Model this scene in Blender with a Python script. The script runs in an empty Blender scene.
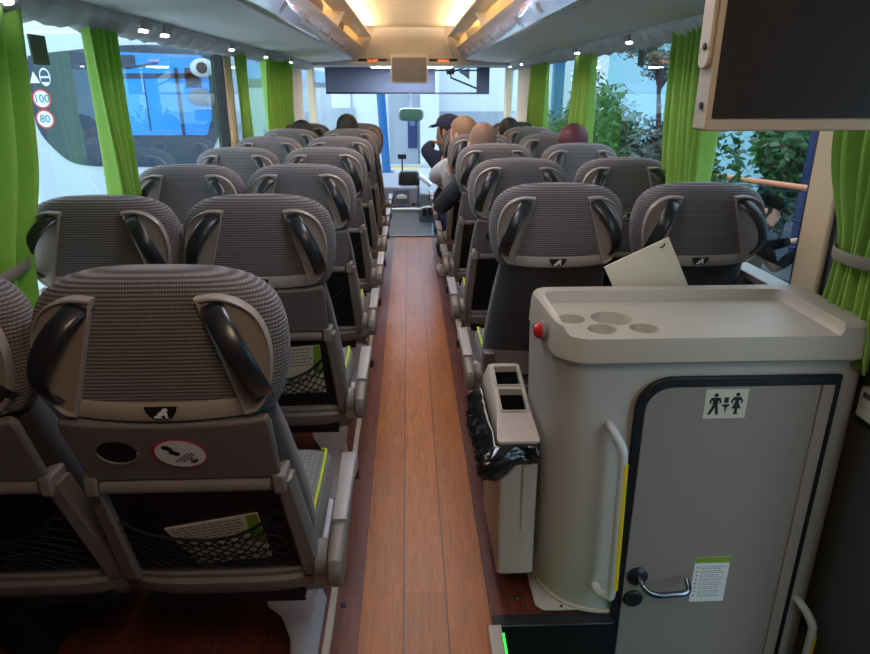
import bpy, bmesh, math, random
from mathutils import Vector, Matrix
random.seed(7)
C = bpy.context.scene.collection
PI = math.pi

# ------------------------------------------------------------------ helpers
def lin(c):
    return tuple(((v/255/12.92) if v/255 <= .04045 else ((v/255+.055)/1.055)**2.4) for v in c) + (1,)

def mat(name, rgb, rough=.6, metal=0, spec=.5, noise=0, nscale=30, bump=0, coat=0, sheen=0):
    m = bpy.data.materials.new(name); m.use_nodes = True
    nt = m.node_tree; b = nt.nodes['Principled BSDF']
    b.inputs['Base Color'].default_value = lin(rgb)
    b.inputs['Roughness'].default_value = rough
    b.inputs['Metallic'].default_value = metal
    b.inputs['Specular IOR Level'].default_value = spec
    b.inputs['Coat Weight'].default_value = coat
    b.inputs['Sheen Weight'].default_value = sheen
    if noise or bump:
        tc = nt.nodes.new('ShaderNodeTexCoord'); n = nt.nodes.new('ShaderNodeTexNoise')
        n.inputs['Scale'].default_value = nscale; n.inputs['Detail'].default_value = 4
        nt.links.new(tc.outputs['Object'], n.inputs['Vector'])
        if noise:
            mx = nt.nodes.new('ShaderNodeMix'); mx.data_type = 'RGBA'
            a = lin(rgb)
            mx.inputs['A'].default_value = tuple(v*(1-noise) for v in a[:3])+(1,)
            mx.inputs['B'].default_value = tuple(min(1, v*(1+noise)) for v in a[:3])+(1,)
            nt.links.new(n.outputs['Fac'], mx.inputs['Factor'])
            nt.links.new(mx.outputs['Result'], b.inputs['Base Color'])
        if bump:
            bp = nt.nodes.new('ShaderNodeBump'); bp.inputs['Strength'].default_value = bump
            bp.inputs['Distance'].default_value = .004
            nt.links.new(n.outputs['Fac'], bp.inputs['Height']); nt.links.new(bp.outputs['Normal'], b.inputs['Normal'])
    return m

def emit(name, rgb, strength):
    m = bpy.data.materials.new(name); m.use_nodes = True
    b = m.node_tree.nodes['Principled BSDF']
    b.inputs['Base Color'].default_value = lin(rgb)
    b.inputs['Emission Color'].default_value = lin(rgb)
    b.inputs['Emission Strength'].default_value = strength
    return m

def weave(name, dark, light, fz, fx, axes=('X', 'Z'), rough=.95):
    """ribbed cloth: fine horizontal ribs broken by faint vertical columns"""
    m = bpy.data.materials.new(name); m.use_nodes = True
    nt = m.node_tree; N = nt.nodes; L = nt.links; b = N['Principled BSDF']
    tc = N.new('ShaderNodeTexCoord'); sp = N.new('ShaderNodeSeparateXYZ')
    L.new(tc.outputs['Object'], sp.inputs[0])
    def s(ax, f):
        a = N.new('ShaderNodeMath'); a.operation = 'MULTIPLY'; a.inputs[1].default_value = f*2*PI
        L.new(sp.outputs[ax], a.inputs[0])
        q = N.new('ShaderNodeMath'); q.operation = 'SINE'; L.new(a.outputs[0], q.inputs[0])
        r = N.new('ShaderNodeMath'); r.operation = 'MULTIPLY_ADD'; r.inputs[1].default_value = .5; r.inputs[2].default_value = .5
        L.new(q.outputs[0], r.inputs[0]); return r
    h = s(axes[1], fz); v = s(axes[0], fx)
    vm = N.new('ShaderNodeMath'); vm.operation = 'MULTIPLY_ADD'; vm.inputs[1].default_value = .5; vm.inputs[2].default_value = .5
    L.new(v.outputs[0], vm.inputs[0])
    mu = N.new('ShaderNodeMath'); mu.operation = 'MULTIPLY'; L.new(h.outputs[0], mu.inputs[0]); L.new(vm.outputs[0], mu.inputs[1])
    mx = N.new('ShaderNodeMix'); mx.data_type = 'RGBA'
    mx.inputs['A'].default_value = lin(dark); mx.inputs['B'].default_value = lin(light)
    L.new(mu.outputs[0], mx.inputs['Factor']); L.new(mx.outputs['Result'], b.inputs['Base Color'])
    bp = N.new('ShaderNodeBump'); bp.inputs['Strength'].default_value = .5; bp.inputs['Distance'].default_value = .003
    L.new(mu.outputs[0], bp.inputs['Height']); L.new(bp.outputs['Normal'], b.inputs['Normal'])
    b.inputs['Roughness'].default_value = rough; b.inputs['Specular IOR Level'].default_value = .25
    b.inputs['Sheen Weight'].default_value = .15
    return m

def glassmat(name, tint, ior=1.5):
    m = bpy.data.materials.new(name); m.use_nodes = True
    nt = m.node_tree; N = nt.nodes; L = nt.links
    N.remove(N['Principled BSDF']); out = N['Material Output']
    t = N.new('ShaderNodeBsdfTransparent'); t.inputs[0].default_value = tint+(1,)
    g = N.new('ShaderNodeBsdfGlossy'); g.inputs['Roughness'].default_value = 0; g.inputs[0].default_value = (1, 1, 1, 1)
    f = N.new('ShaderNodeFresnel'); f.inputs[0].default_value = ior
    x = N.new('ShaderNodeMixShader')
    ge = N.new('ShaderNodeNewGeometry'); iv = N.new('ShaderNodeMath'); iv.operation = 'SUBTRACT'; iv.inputs[0].default_value = 1
    L.new(ge.outputs['Backfacing'], iv.inputs[1]); mu = N.new('ShaderNodeMath'); mu.operation = 'MULTIPLY'
    L.new(iv.outputs[0], mu.inputs[0]); L.new(f.outputs[0], mu.inputs[1]); L.new(mu.outputs[0], x.inputs[0]); L.new(t.outputs[0], x.inputs[1]); L.new(g.outputs[0], x.inputs[2]); L.new(x.outputs[0], out.inputs[0])
    return m

def obj(name, bm, m, parent=None, smooth=True, bevel=0, seg=2, sub=0, auto=True):
    bmesh.ops.recalc_face_normals(bm, faces=bm.faces)
    me = bpy.data.meshes.new(name); bm.to_mesh(me); bm.free()
    for mm in (m if isinstance(m, (list, tuple)) else [m]): me.materials.append(mm)
    if smooth:
        for p in me.polygons: p.use_smooth = True
        if auto and not sub:
            me.set_sharp_from_angle(angle=math.radians(38))
    o = bpy.data.objects.new(name, me); C.objects.link(o)
    if bevel:
        md = o.modifiers.new('bevel', 'BEVEL'); md.width = bevel; md.segments = seg; md.limit_method = 'ANGLE'
        md.angle_limit = math.radians(40); md.harden_normals = False
    if sub:
        md = o.modifiers.new('subsurf', 'SUBSURF'); md.levels = sub; md.render_levels = sub
    if parent: o.parent = parent
    return o

def BM(): return bmesh.new()

def box(bm, lo, hi, M=None, mi=0):
    vs = [bm.verts.new((x, y, z)) for x in (lo[0], hi[0]) for y in (lo[1], hi[1]) for z in (lo[2], hi[2])]
    for q in ((0,1,3,2),(4,6,7,5),(0,4,5,1),(2,3,7,6),(0,2,6,4),(1,5,7,3)):
        f = bm.faces.new([vs[i] for i in q]); f.material_index = mi
    if M: bmesh.ops.transform(bm, matrix=M, verts=vs)
    return vs

def loft(bm, rings, cap=True, closed=True, mi=0):
    R = [[bm.verts.new(p) for p in r] for r in rings]
    n = len(R[0])
    for a, b in zip(R, R[1:]):
        for i in range(n if closed else n-1):
            f = bm.faces.new((a[i], a[(i+1) % n], b[(i+1) % n], b[i])); f.material_index = mi
    if cap and closed:
        for r in (R[0], R[-1]):
            f = bm.faces.new(r); f.material_index = mi
    return R

def prism(bm, pts, d, mi=0):
    """pts: 3-D polygon, d: extrusion vector"""
    d = Vector(d)
    return loft(bm, [[Vector(p) for p in pts], [Vector(p)+d for p in pts]], mi=mi)

def tube(bm, pts, r, n=10, cap=True, mi=0, flat=None, up=None):
    """round tube, or with flat=(half width, half thickness) a strap whose width lies along up x tangent"""
    pts = [Vector(p) for p in pts]; rings = []
    ref = Vector(up) if up else None
    prev = None
    for i, p in enumerate(pts):
        t = (pts[min(i+1, len(pts)-1)]-pts[max(i-1, 0)]).normalized()
        if ref is not None: a = ref.cross(t)
        elif prev is None: a = t.cross(Vector((0, 0, 1)) if abs(t.z) < .9 else Vector((1, 0, 0)))
        else: a = prev - t*prev.dot(t)
        a.normalize(); prev = a; b = t.cross(a).normalized()
        rr = r[i] if isinstance(r, (list, tuple)) else r
        ra, rb = flat if flat else (rr, rr)
        rings.append([p + a*ra*math.cos(2*PI*k/n) + b*rb*math.sin(2*PI*k/n) for k in range(n)])
    return loft(bm, rings, cap, mi=mi)

def bez(p, n=12):
    p = [Vector(q) for q in p]; out = []
    for i in range(n+1):
        t = i/n; q = list(p)
        while len(q) > 1: q = [a.lerp(b, t) for a, b in zip(q, q[1:])]
        out.append(q[0])
    return out

def crom(P, n=6, closed=False):
    P = [Vector(p) for p in P]; out = []; k = len(P)
    for i in range(k if closed else k-1):
        g = lambda j: P[j % k] if closed else P[max(0, min(k-1, j))]
        a, b, c, d = g(i-1), g(i), g(i+1), g(i+2)
        for s in range(n):
            t = s/n
            out.append(.5*((2*b)+(c-a)*t+(2*a-5*b+4*c-d)*t*t+(3*b-a-3*c+d)*t**3))
    if not closed: out.append(P[-1])
    return out

def ell(bm, c, r, u=14, v=10, M=None, mi=0):
    rings = []
    for j in range(1, v):
        a = PI*j/v
        rings.append([Vector((c[0]+r[0]*math.sin(a)*math.cos(2*PI*i/u), c[1]+r[1]*math.sin(a)*math.sin(2*PI*i/u), c[2]+r[2]*math.cos(a))) for i in range(u)])
    R = loft(bm, rings, cap=False, mi=mi)
    t = bm.verts.new((c[0], c[1], c[2]+r[2])); b = bm.verts.new((c[0], c[1], c[2]-r[2]))
    for i in range(u):
        f = bm.faces.new((t, R[0][i], R[0][(i+1) % u])); f.material_index = mi
        f = bm.faces.new((b, R[-1][(i+1) % u], R[-1][i])); f.material_index = mi
    if M: bmesh.ops.transform(bm, matrix=M, verts=[q for r_ in R for q in r_]+[t, b])

def lathe(bm, prof, c, axis='Z', n=20, mi=0):
    rings = []
    for r, h in prof:
        ring = []
        for i in range(n):
            a = 2*PI*i/n; x, y = r*math.cos(a), r*math.sin(a)
            q = {'Z': (x, y, h), 'Y': (x, h, y), 'X': (h, x, y)}[axis]
            ring.append(Vector(q)+Vector(c))
        rings.append(ring)
    loft(bm, rings, mi=mi)

def se(n, a, b, p=4, cx=0, cy=0):
    """superellipse ring in 2-D"""
    out = []
    for i in range(n):
        t = 2*PI*(i+.5)/n; c, s = math.cos(t), math.sin(t)
        out.append((cx+a*math.copysign(abs(c)**(2/p), c), cy+b*math.copysign(abs(s)**(2/p), s)))
    return out

def rrect(x0, x1, y0, y1, r, n=6):
    """rounded rectangle; r = radii at (x0,y0),(x1,y0),(x1,y1),(x0,y1)"""
    if not isinstance(r, (list, tuple)): r = [r]*4
    out = []
    for (cx, cy, a0, q) in ((x0+r[0], y0+r[0], PI, r[0]), (x1-r[1], y0+r[1], 1.5*PI, r[1]), (x1-r[2], y1-r[2], 0, r[2]), (x0+r[3], y1-r[3], .5*PI, r[3])):
        if q <= 1e-6: out.append((cx, cy)); continue
        for i in range(n+1):
            a = a0+.5*PI*i/n; out.append((cx+q*math.cos(a), cy+q*math.sin(a)))
    return out

def thing(name, label, cat, loc=(0, 0, 0), rz=0, group=None):
    o = bpy.data.objects.new(name, None); C.objects.link(o); o.empty_display_size = .05
    o.location = loc; o.rotation_euler = (0, 0, rz)
    return tag(o, label, cat, group)
def tag(o, label, cat, group=None):
    o['label'] = label; o['category'] = cat
    if group: o['group'] = group
    return o
def struct(name, bm, m, **k):
    o = obj(name, bm, m, **k); o['kind'] = 'structure'; return o
def dup(root, loc, label, group=None):
    r = root.copy(); C.objects.link(r); r.location = loc; r['label'] = label
    if group: r['group'] = group
    for ch in list(root.children):
        c = ch.copy(); C.objects.link(c); c.parent = r
        for g in ch.children:
            d = g.copy(); C.objects.link(d); d.parent = c
    return r

def text_mesh(s, size, M, font_shear=0, bold=.0):
    """returns a bmesh holding the flat lettering s, centred, placed by M"""
    cu = bpy.data.curves.new('lettering', 'FONT'); cu.body = s; cu.size = size; cu.align_x = 'CENTER'; cu.align_y = 'CENTER'
    cu.extrude = .0004; cu.offset = bold
    o = bpy.data.objects.new('lettering', cu); C.objects.link(o)
    bpy.context.view_layer.update()
    me = bpy.data.meshes.new_from_object(o.evaluated_get(bpy.context.evaluated_depsgraph_get()))
    bm = BM(); bm.from_mesh(me); bmesh.ops.transform(bm, matrix=M, verts=bm.verts)
    bpy.data.objects.remove(o); bpy.data.curves.remove(cu); bpy.data.meshes.remove(me)
    return bm
def face_back(x, y, z, rot=0):
    """matrix that stands lettering upright facing the rear of the coach (-y)"""
    return Matrix.Translation((x, y, z)) @ Matrix.Rotation(rot, 4, 'Y') @ Matrix.Rotation(PI/2, 4, 'X')

# ------------------------------------------------------------------ materials
M = {}
M['ribbed'] = weave('ribbed_headrest_cloth', (76, 70, 71), (146, 137, 136), 137, 205)
M['cloth'] = mat('charcoal_seat_cloth', (62, 57, 59), .95, noise=.25, nscale=220, bump=.3, sheen=.15)
M['cushion'] = weave('grey_cushion_cloth', (92, 94, 96), (158, 160, 158), 110, 70, ('X', 'Y'))
M['lime'] = mat('lime_piping', (190, 205, 40), .6)
M['plastic'] = mat('taupe_plastic', (142, 128, 119), .42, noise=.06, nscale=300, bump=.06)
M['plasticrim'] = mat('taupe_rim_plastic', (158, 146, 137), .38)
M['frame'] = mat('taupe_frame_plastic', (122, 111, 104), .45, noise=.06, nscale=300, bump=.06)
M['tray'] = mat('grey_tray_plastic', (114, 104, 102), .5, noise=.06, nscale=400, bump=.1)
M['handle'] = mat('glossy_dark_handle', (34, 34, 37), .3, spec=.6)
M['black'] = mat('black_plastic', (14, 14, 15), .5)
M['net'] = mat('black_net', (16, 16, 17), .8)
M['white'] = mat('white_print', (225, 224, 222), .6)
M['red'] = mat('red_print', (190, 40, 60), .5)
M['arm'] = mat('greige_armrest_plastic', (122, 112, 103), .45, noise=.05, nscale=200)
M['armtop'] = mat('pale_armrest_top', (152, 148, 146), .4)
M['leg'] = mat('pale_grey_seat_leg', (196, 194, 200), .45)
M['rail'] = mat('pale_seat_rail', (190, 178, 160), .4)
M['cream'] = mat('cream_moulding', (178, 167, 150), .45, noise=.04, nscale=120)
M['toilet'] = mat('greige_toilet_shell', (182, 176, 168), .45, noise=.05, nscale=60, bump=.03)
M['tdoor'] = mat('grey_toilet_door', (142, 131, 123), .5, noise=.05, nscale=90, bump=.04)
M['seal'] = mat('black_rubber_seal', (13, 14, 18), .45)
M['binm'] = mat('greige_bin', (176, 162, 148), .5, noise=.05, nscale=90)
M['bag'] = mat('black_bin_bag', (24, 22, 22), .16, spec=.7)
M['railgrey'] = mat('grey_white_handrail', (196, 198, 194), .3)
M['yellow'] = mat('yellow_grip_strip', (222, 190, 30), .5)
M['chrome'] = mat('dull_chrome', (140, 142, 150), .22, metal=1)
M['darkmetal'] = mat('dark_rosette', (62, 62, 68), .35, metal=.7)
M['paper'] = mat('cream_paper', (226, 214, 190), .8)
M['signbg'] = mat('beige_sign', (206, 199, 180), .6)
M['green'] = mat('leaf_green_print', (126, 160, 40), .6)
M['rack'] = mat('pale_rack_panel', (226, 227, 224), .6)
M['gloss'] = mat('glossy_grey_rail', (196, 202, 210), .14, spec=.8, coat=.6)
M['warm'] = mat('cream_ceiling', (232, 218, 190), .7)
M['divider'] = mat('cream_rack_divider', (226, 210, 178), .6)
M['header'] = mat('grey_front_header', (188, 184, 182), .7)
M['wall'] = mat('dark_grey_side_lining', (74, 72, 74), .8)
M['pillar'] = mat('beige_window_pillar', (210, 188, 152), .6)
M['valance'] = mat('dark_valance', (186, 188, 186), .8, noise=.3, nscale=14)
M['curtain'] = mat('lime_curtain_cloth', (148, 186, 76), .85, noise=.12, nscale=60, sheen=.2)
_nt = M['curtain'].node_tree; _b = _nt.nodes['Principled BSDF']; _t = _nt.nodes.new('ShaderNodeBsdfTranslucent'); _t.inputs[0].default_value = lin((120, 196, 60))
_x = _nt.nodes.new('ShaderNodeMixShader'); _x.inputs[0].default_value = .30
_nt.links.new(_b.outputs[0], _x.inputs[1]); _nt.links.new(_t.outputs[0], _x.inputs[2]); _nt.links.new(_x.outputs[0], _nt.nodes['Material Output'].inputs[0])
M['tie'] = mat('grey_tieback', (128, 120, 104), .6)
M['screen'] = mat('black_screen', (48, 44, 41), .5, spec=.35)
M['tvframe'] = mat('cream_monitor_frame', (198, 186, 166), .45)
M['redlamp'] = mat('red_button', (205, 22, 34), .15, spec=.7, coat=.5)
M['led'] = emit('reading_led', (225, 232, 255), 14)
M['ledgreen'] = emit('green_step_led', (30, 225, 60), 1.6)
M['amber'] = emit('amber_display', (255, 120, 50), 1.6)
M['ceillamp'] = emit('warm_ceiling_lamp', (255, 226, 194), 13)
M['ceilfillcool'] = emit('neutral_ceiling_lamp', (232, 236, 255), 11)  # for the added fill strips over the rows
M['void'] = mat('dark_bin_inside', (6, 6, 6), 1, spec=.05)  # dead black: shade painted into the bin holes, also the smoker's clothes
M['cove'] = emit('warm_cove_fill', (255, 226, 186), 32)
M['glass'] = glassmat('side_glass', (.84, .92, .95), 1.8)
M['wglass'] = glassmat('windscreen_glass', (.9, .95, .98))
M['blind'] = mat('dark_sun_blind', (72, 74, 86), .7)
M['dash'] = mat('dark_dashboard', (96, 102, 112), .5)
M['console'] = mat('grey_console', (232, 238, 244), .4)
M['skin'] = mat('skin', (190, 140, 118), .55)
M['skin2'] = mat('pale_skin', (205, 156, 136), .55)
M['hairblond'] = mat('blond_hair', (146, 112, 82), .7, noise=.3, nscale=120, bump=.5)
M['hairdark'] = mat('dark_hair', (30, 26, 26), .6, noise=.3, nscale=120, bump=.5)
M['hairred'] = mat('dark_red_hair', (84, 22, 36), .6, noise=.3, nscale=120, bump=.5)
M['hairthin'] = mat('cropped_grey_brown_hair', (128, 98, 80), .75, noise=.15, nscale=300)
M['navy'] = mat('navy_cloth', (44, 54, 84), .85, noise=.15, nscale=40)
M['darkjacket'] = mat('charcoal_jacket', (44, 46, 54), .85, noise=.2, nscale=30)
M['greyshirt'] = mat('pale_grey_shirt', (196, 198, 204), .9, noise=.1, nscale=40)
M['blackcloth'] = mat('black_cloth', (18, 19, 24), .9, noise=.2, nscale=40)
M['shoe'] = mat('white_trainer', (206, 202, 198), .6)
M['bagcream'] = mat('cream_luggage', (226, 206, 166), .7, noise=.1, nscale=20, bump=.2)
M['bagbrown'] = mat('brown_luggage', (104, 78, 58), .7, noise=.15, nscale=30)
M['coachwhite'] = mat('white_coach_paint', (178, 190, 198), .25, coat=.4)
M['coachglass'] = mat('dark_coach_glass', (40, 58, 76), .08, spec=.3)
M['coachblue'] = mat('blue_coach_glass', (36, 140, 226), .12, spec=.25)
M['rubber'] = mat('tyre_rubber', (24, 24, 25), .8)
M['concrete'] = mat('pale_concrete', (176, 182, 186), .9, noise=.08, nscale=1.2)
M['facade'] = mat('white_facade', (204, 212, 218), .85, noise=.03, nscale=.6)
M['facadegrey'] = mat('grey_plinth', (150, 160, 172), .85, noise=.05, nscale=.8)
M['blue'] = mat('blue_paint', (24, 92, 150), .4)
M['darkblue'] = mat('dark_blue_paint', (30, 44, 92), .45)
M['skyblue'] = mat('pale_blue_wall', (150, 196, 214), .85, noise=.04, nscale=.8)
M['rust'] = mat('orange_handrail', (196, 120, 84), .5)
M['leaf'] = mat('leaf', (40, 92, 42), .5, noise=.45, nscale=3)
M['leaf2'] = mat('dark_leaf', (24, 58, 36), .5, noise=.45, nscale=3)
M['bark'] = mat('bark', (70, 54, 42), .9, noise=.3, nscale=12)

def wood_floor():
    m = bpy.data.materials.new('wood_effect_floor'); m.use_nodes = True
    nt = m.node_tree; N = nt.nodes; L = nt.links; b = N['Principled BSDF']
    tc = N.new('ShaderNodeTexCoord'); sp = N.new('ShaderNodeSeparateXYZ'); L.new(tc.outputs['Object'], sp.inputs[0])
    mp = N.new('ShaderNodeMapping'); mp.inputs['Scale'].default_value = (26, 1.6, 1); L.new(tc.outputs['Object'], mp.inputs[0])
    n = N.new('ShaderNodeTexNoise'); n.inputs['Scale'].default_value = 3.2; n.inputs['Detail'].default_value = 8; n.inputs['Distortion'].default_value = 1.6
    L.new(mp.outputs[0], n.inputs['Vector'])
    def ramp(stops):
        r = N.new('ShaderNodeValToRGB'); r.color_ramp.elements[0].position = stops[0][0]; r.color_ramp.elements[0].color = lin(stops[0][1])
        r.color_ramp.elements[1].position = stops[-1][0]; r.color_ramp.elements[1].color = lin(stops[-1][1])
        for p, c in stops[1:-1]:
            e = r.color_ramp.elements.new(p); e.color = lin(c)
        L.new(n.outputs['Fac'], r.inputs[0]); return r
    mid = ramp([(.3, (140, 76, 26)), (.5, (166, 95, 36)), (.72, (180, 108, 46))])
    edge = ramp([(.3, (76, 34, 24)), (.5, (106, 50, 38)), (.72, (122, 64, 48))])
    def cmpx(v, gt=True):
        q = N.new('ShaderNodeMath'); q.operation = 'GREATER_THAN' if gt else 'LESS_THAN'; q.inputs[1].default_value = v
        L.new(sp.outputs['X'], q.inputs[0]); return q
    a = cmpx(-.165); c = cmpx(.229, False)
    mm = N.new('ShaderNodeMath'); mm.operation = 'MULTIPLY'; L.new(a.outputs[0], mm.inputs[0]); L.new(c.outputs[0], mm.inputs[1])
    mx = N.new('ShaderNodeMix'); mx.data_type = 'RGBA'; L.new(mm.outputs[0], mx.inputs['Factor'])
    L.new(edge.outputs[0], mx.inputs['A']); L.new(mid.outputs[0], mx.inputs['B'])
    # board seams along the aisle
    tot = None
    for x in (-.165, -.035, .098, .229):
        s = N.new('ShaderNodeMath'); s.operation = 'SUBTRACT'; s.inputs[1].default_value = x; L.new(sp.outputs['X'], s.inputs[0])
        ab = N.new('ShaderNodeMath'); ab.operation = 'ABSOLUTE'; L.new(s.outputs[0], ab.inputs[0])
        lt = N.new('ShaderNodeMath'); lt.operation = 'LESS_THAN'; lt.inputs[1].default_value = .0016; L.new(ab.outputs[0], lt.inputs[0])
        if tot is None: tot = lt
        else:
            ad = N.new('ShaderNodeMath'); ad.operation = 'MAXIMUM'; L.new(tot.outputs[0], ad.inputs[0]); L.new(lt.outputs[0], ad.inputs[1]); tot = ad
    br = N.new('ShaderNodeTexBrick'); br.inputs['Scale'].default_value = 1; br.inputs['Mortar Size'].default_value = .0014
    br.inputs['Brick Width'].default_value = 1.35; br.inputs['Row Height'].default_value = .132; br.offset = .4
    br.inputs['Color1'].default_value = (.82, .82, .82, 1); br.inputs['Color2'].default_value = (1.05, 1.05, 1.05, 1); br.inputs['Mortar'].default_value = (.5, .5, .5, 1)
    m2 = N.new('ShaderNodeMapping'); m2.inputs['Rotation'].default_value = (0, 0, PI/2); m2.inputs['Location'].default_value = (.3, .165, 0)
    L.new(tc.outputs['Object'], m2.inputs[0]); L.new(m2.outputs[0], br.inputs['Vector'])
    mu = N.new('ShaderNodeMix'); mu.data_type = 'RGBA'; mu.blend_type = 'MULTIPLY'; mu.inputs['Factor'].default_value = 1
    L.new(mx.outputs['Result'], mu.inputs['A']); L.new(br.outputs['Color'], mu.inputs['B'])
    m3 = N.new('ShaderNodeMix'); m3.data_type = 'RGBA'; L.new(tot.outputs[0], m3.inputs['Factor'])
    L.new(mu.outputs['Result'], m3.inputs['A']); m3.inputs['B'].default_value = lin((58, 30, 22))
    L.new(m3.outputs['Result'], b.inputs['Base Color'])
    b.inputs['Roughness'].default_value = .38; b.inputs['Specular IOR Level'].default_value = .42; b.inputs['Coat Weight'].default_value = .0; b.inputs['Coat Roughness'].default_value = .35
    bp = N.new('ShaderNodeBump'); bp.inputs['Strength'].default_value = .12; bp.inputs['Distance'].default_value = .002
    L.new(n.outputs['Fac'], bp.inputs['Height']); L.new(bp.outputs['Normal'], b.inputs['Normal'])
    return m
M['floor'] = wood_floor()

# ------------------------------------------------------------------ the coach shell
XL, XR = -1.18, 1.245
YB, YF = -1.6, 8.85          # rear wall, windscreen
bm = BM()
box(bm, (XL, YB, -.06), (.213, 6.9, 0))
box(bm, (.213, 1.535, -.06), (.60, 6.9, 0)); box(bm, (.60, 1.88, -.06), (XR, 6.9, 0))
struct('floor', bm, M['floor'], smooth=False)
bm = BM()
box(bm, (-1.3, 6.9, -.62), (1.35, 8.95, -.55))
struct('floor_front', bm, M['wall'], smooth=False)
bm = BM(); box(bm, (-.3, 6.9, -.55), (.4, 6.93, 0.012)); box(bm, (-1.18, 6.9, -.55), (-.3, 6.93, 0)); box(bm, (.4, 6.9, -.55), (1.24, 6.93, 0))
struct('trim_1', bm, M['dash'], smooth=False)
# stairwell of the rear door
bm = BM()
box(bm, (.255, .75, -.26), (XR, 1.53, -.20))
box(bm, (.255, -.1, -.6), (XR, .75, -.54))
box(bm, (.255, .72, -.54), (XR, .75, -.2)); box(bm, (.213, -.14, -.6), (XR, -.1, -.06))
struct('floor_stairwell', bm, M['black'], smooth=False)
bm = BM(); box(bm, (.213, -.1, -.62), (.253, 1.535, -.0)); box(bm, (.213, YB, -.06), (XR, -.1, 0))
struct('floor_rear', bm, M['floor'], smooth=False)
bm = BM(); box(bm, (.255, 1.505, -.62), (.588, 1.533, -.002)); struct('trim_2', bm, M['black'], smooth=False)
bm = BM(); box(bm, (.235, 1.50, 0), (.59, 1.548, .006)); struct('trim_3', bm, M['darkmetal'], bevel=.002)
# side walls: lining below the windows, sill ledge, band above them
for side, x0, x1, s in (('left', XL-.07, XL, 1), ('right', XR, XR+.07, -1)):
    bm = BM()
    if side == 'left': box(bm, (x0, YB, -.1), (x1, 8.85, .86))
    else:
        box(bm, (x0, 1.30, -.62), (x1, 6.95, .86)); box(bm, (x0, YB, -.1), (x1, .0, .86))
    box(bm, (x0, YB, 1.77), (x1, 8.85, 2.0))
    struct('wall_'+side, bm, M['wall'], smooth=False)
    bm = BM(); xs = x1 if s > 0 else x0
    for (a, b) in (((YB, 8.8),) if s > 0 else ((YB, .0), (1.95, 6.95))):
        box(bm, (min(xs-.02*s, xs+.055*s), a, .86), (max(xs-.02*s, xs+.055*s), b, .885))
    struct('trim_sill_'+side, bm, M['plastic'], smooth=False, bevel=.004)
    # glass panes, one per bay
    bays = [(1.40, 4.55), (4.73, 6.95), (7.8, 8.7)] if side == 'left' else [(2.005, 4.86), (5.02, 6.95), (7.8, 8.7)]
    for i, (a, b) in enumerate(bays):
        xg = XL-.03 if s > 0 else XR+.03
        bm = BM(); z0 = .87 if not (s < 0 and i == 2) else -.5
        box(bm, (xg-.003, a, z0), (xg+.003, b, 1.8))
        struct('window_%d' % (i+1+(0 if s > 0 else 4)), bm, M['glass'], smooth=False)
    # pillars
    pil = [(1.25, 1.40), (4.55, 4.73), (6.95, 7.8), (8.7, 8.85)] if side == 'left' else [(1.865, 2.005), (4.86, 5.02), (6.95, 7.8), (8.7, 8.85)]
    for i, (a, b) in enumerate(pil):
        bm = BM(); xi = XL+.012 if s > 0 else XR-.012; xo = x0 if s > 0 else x1
        box(bm, (min(xi, xo), a, .885), (max(xi, xo), b, 1.77))
        struct('trim_pillar_%s_%d' % (side, i+1), bm, M['pillar'], bevel=.01)
        bm = BM()
        for y in ((a-.02, b) if i < 3 else ()):
            box(bm, (min(xi-.012*s, xo), y, .885), (max(xi-.012*s, xo), y+.02, 1.77))
        if i < 3: struct('trim_gasket_%s_%d' % (side, i+1), bm, M['seal'], smooth=False)
# lining between rear door and window on the toilet side, and the door itself
bm = BM(); box(bm, (XR-.0, 1.30, .885), (XR+.07, 1.845, 1.77)); struct('wall_right_infill', bm, M['wall'], smooth=False)
bm = BM(); box(bm, (XR+.025, .0, -.55), (XR+.031, 1.30, 1.77)); struct('door_1', bm, M['glass'], smooth=False)
bm = BM(); box(bm, (XR, 1.2, -.6), (XR+.06, 1.3, 1.77)); box(bm, (XR, 0, -.6), (XR+.06, .08, 1.77)); struct('trim_door', bm, M['seal'], smooth=False)
# ceiling: flat centre panel, coves down to the walls
bm = BM()
prof = [(-1.25, 1.98), (-1.0, 2.10), (-.70, 2.15), (-.37, 2.135), (.41, 2.135), (.75, 2.15), (1.05, 2.10), (1.31, 1.98)]
loft(bm, [[(x, YB, z) for x, z in prof]+[(x, YB, z+.05) for x, z in prof[::-1]], [(x, 8.05, z) for x, z in prof]+[(x, 8.05, z+.05) for x, z in prof[::-1]]])
struct('ceiling', bm, M['warm'], smooth=False)
bm = BM(); box(bm, (-1.25, 7.95, 1.735), (1.31, 8.95, 1.775)); struct('ceiling_front', bm, M['header'], smooth=False)
# front header above the screen, sloping forward
bm = BM(); loft(bm, [[(-.37, 7.99, 2.14), (.41, 7.99, 2.14), (.41, 8.04, 2.14), (-.37, 8.04, 2.14)], [(-.50, 8.02, 1.80), (.54, 8.02, 1.80), (.54, 8.07, 1.80), (-.5, 8.07, 1.80)]])
struct('wall_front_header', bm, M['header'], smooth=False, bevel=.01)
bm = BM(); box(bm, (-1.25, 8.06, 1.775), (1.31, 8.1, 2.15)); struct('wall_front_upper', bm, M['header'], smooth=False)
# solid rear wall, closed to darken the rear
bm = BM(); box(bm, (XL-.07, YB-.08, -.1), (XR+.07, YB, 2.2))
struct('wall_rear', bm, M['wall'], smooth=False)
bm = BM(); box(bm, (XL-.07, YB, .86), (XL, 1.25, 1.77)); struct('wall_left_rear', bm, M['wall'], smooth=False)  # unseen blank bays, here and opposite, added to shut out daylight
bm = BM(); box(bm, (XR, YB, .86), (XR+.07, -.0, 1.77)); struct('wall_right_blockout', bm, M['wall'], smooth=False)
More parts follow.
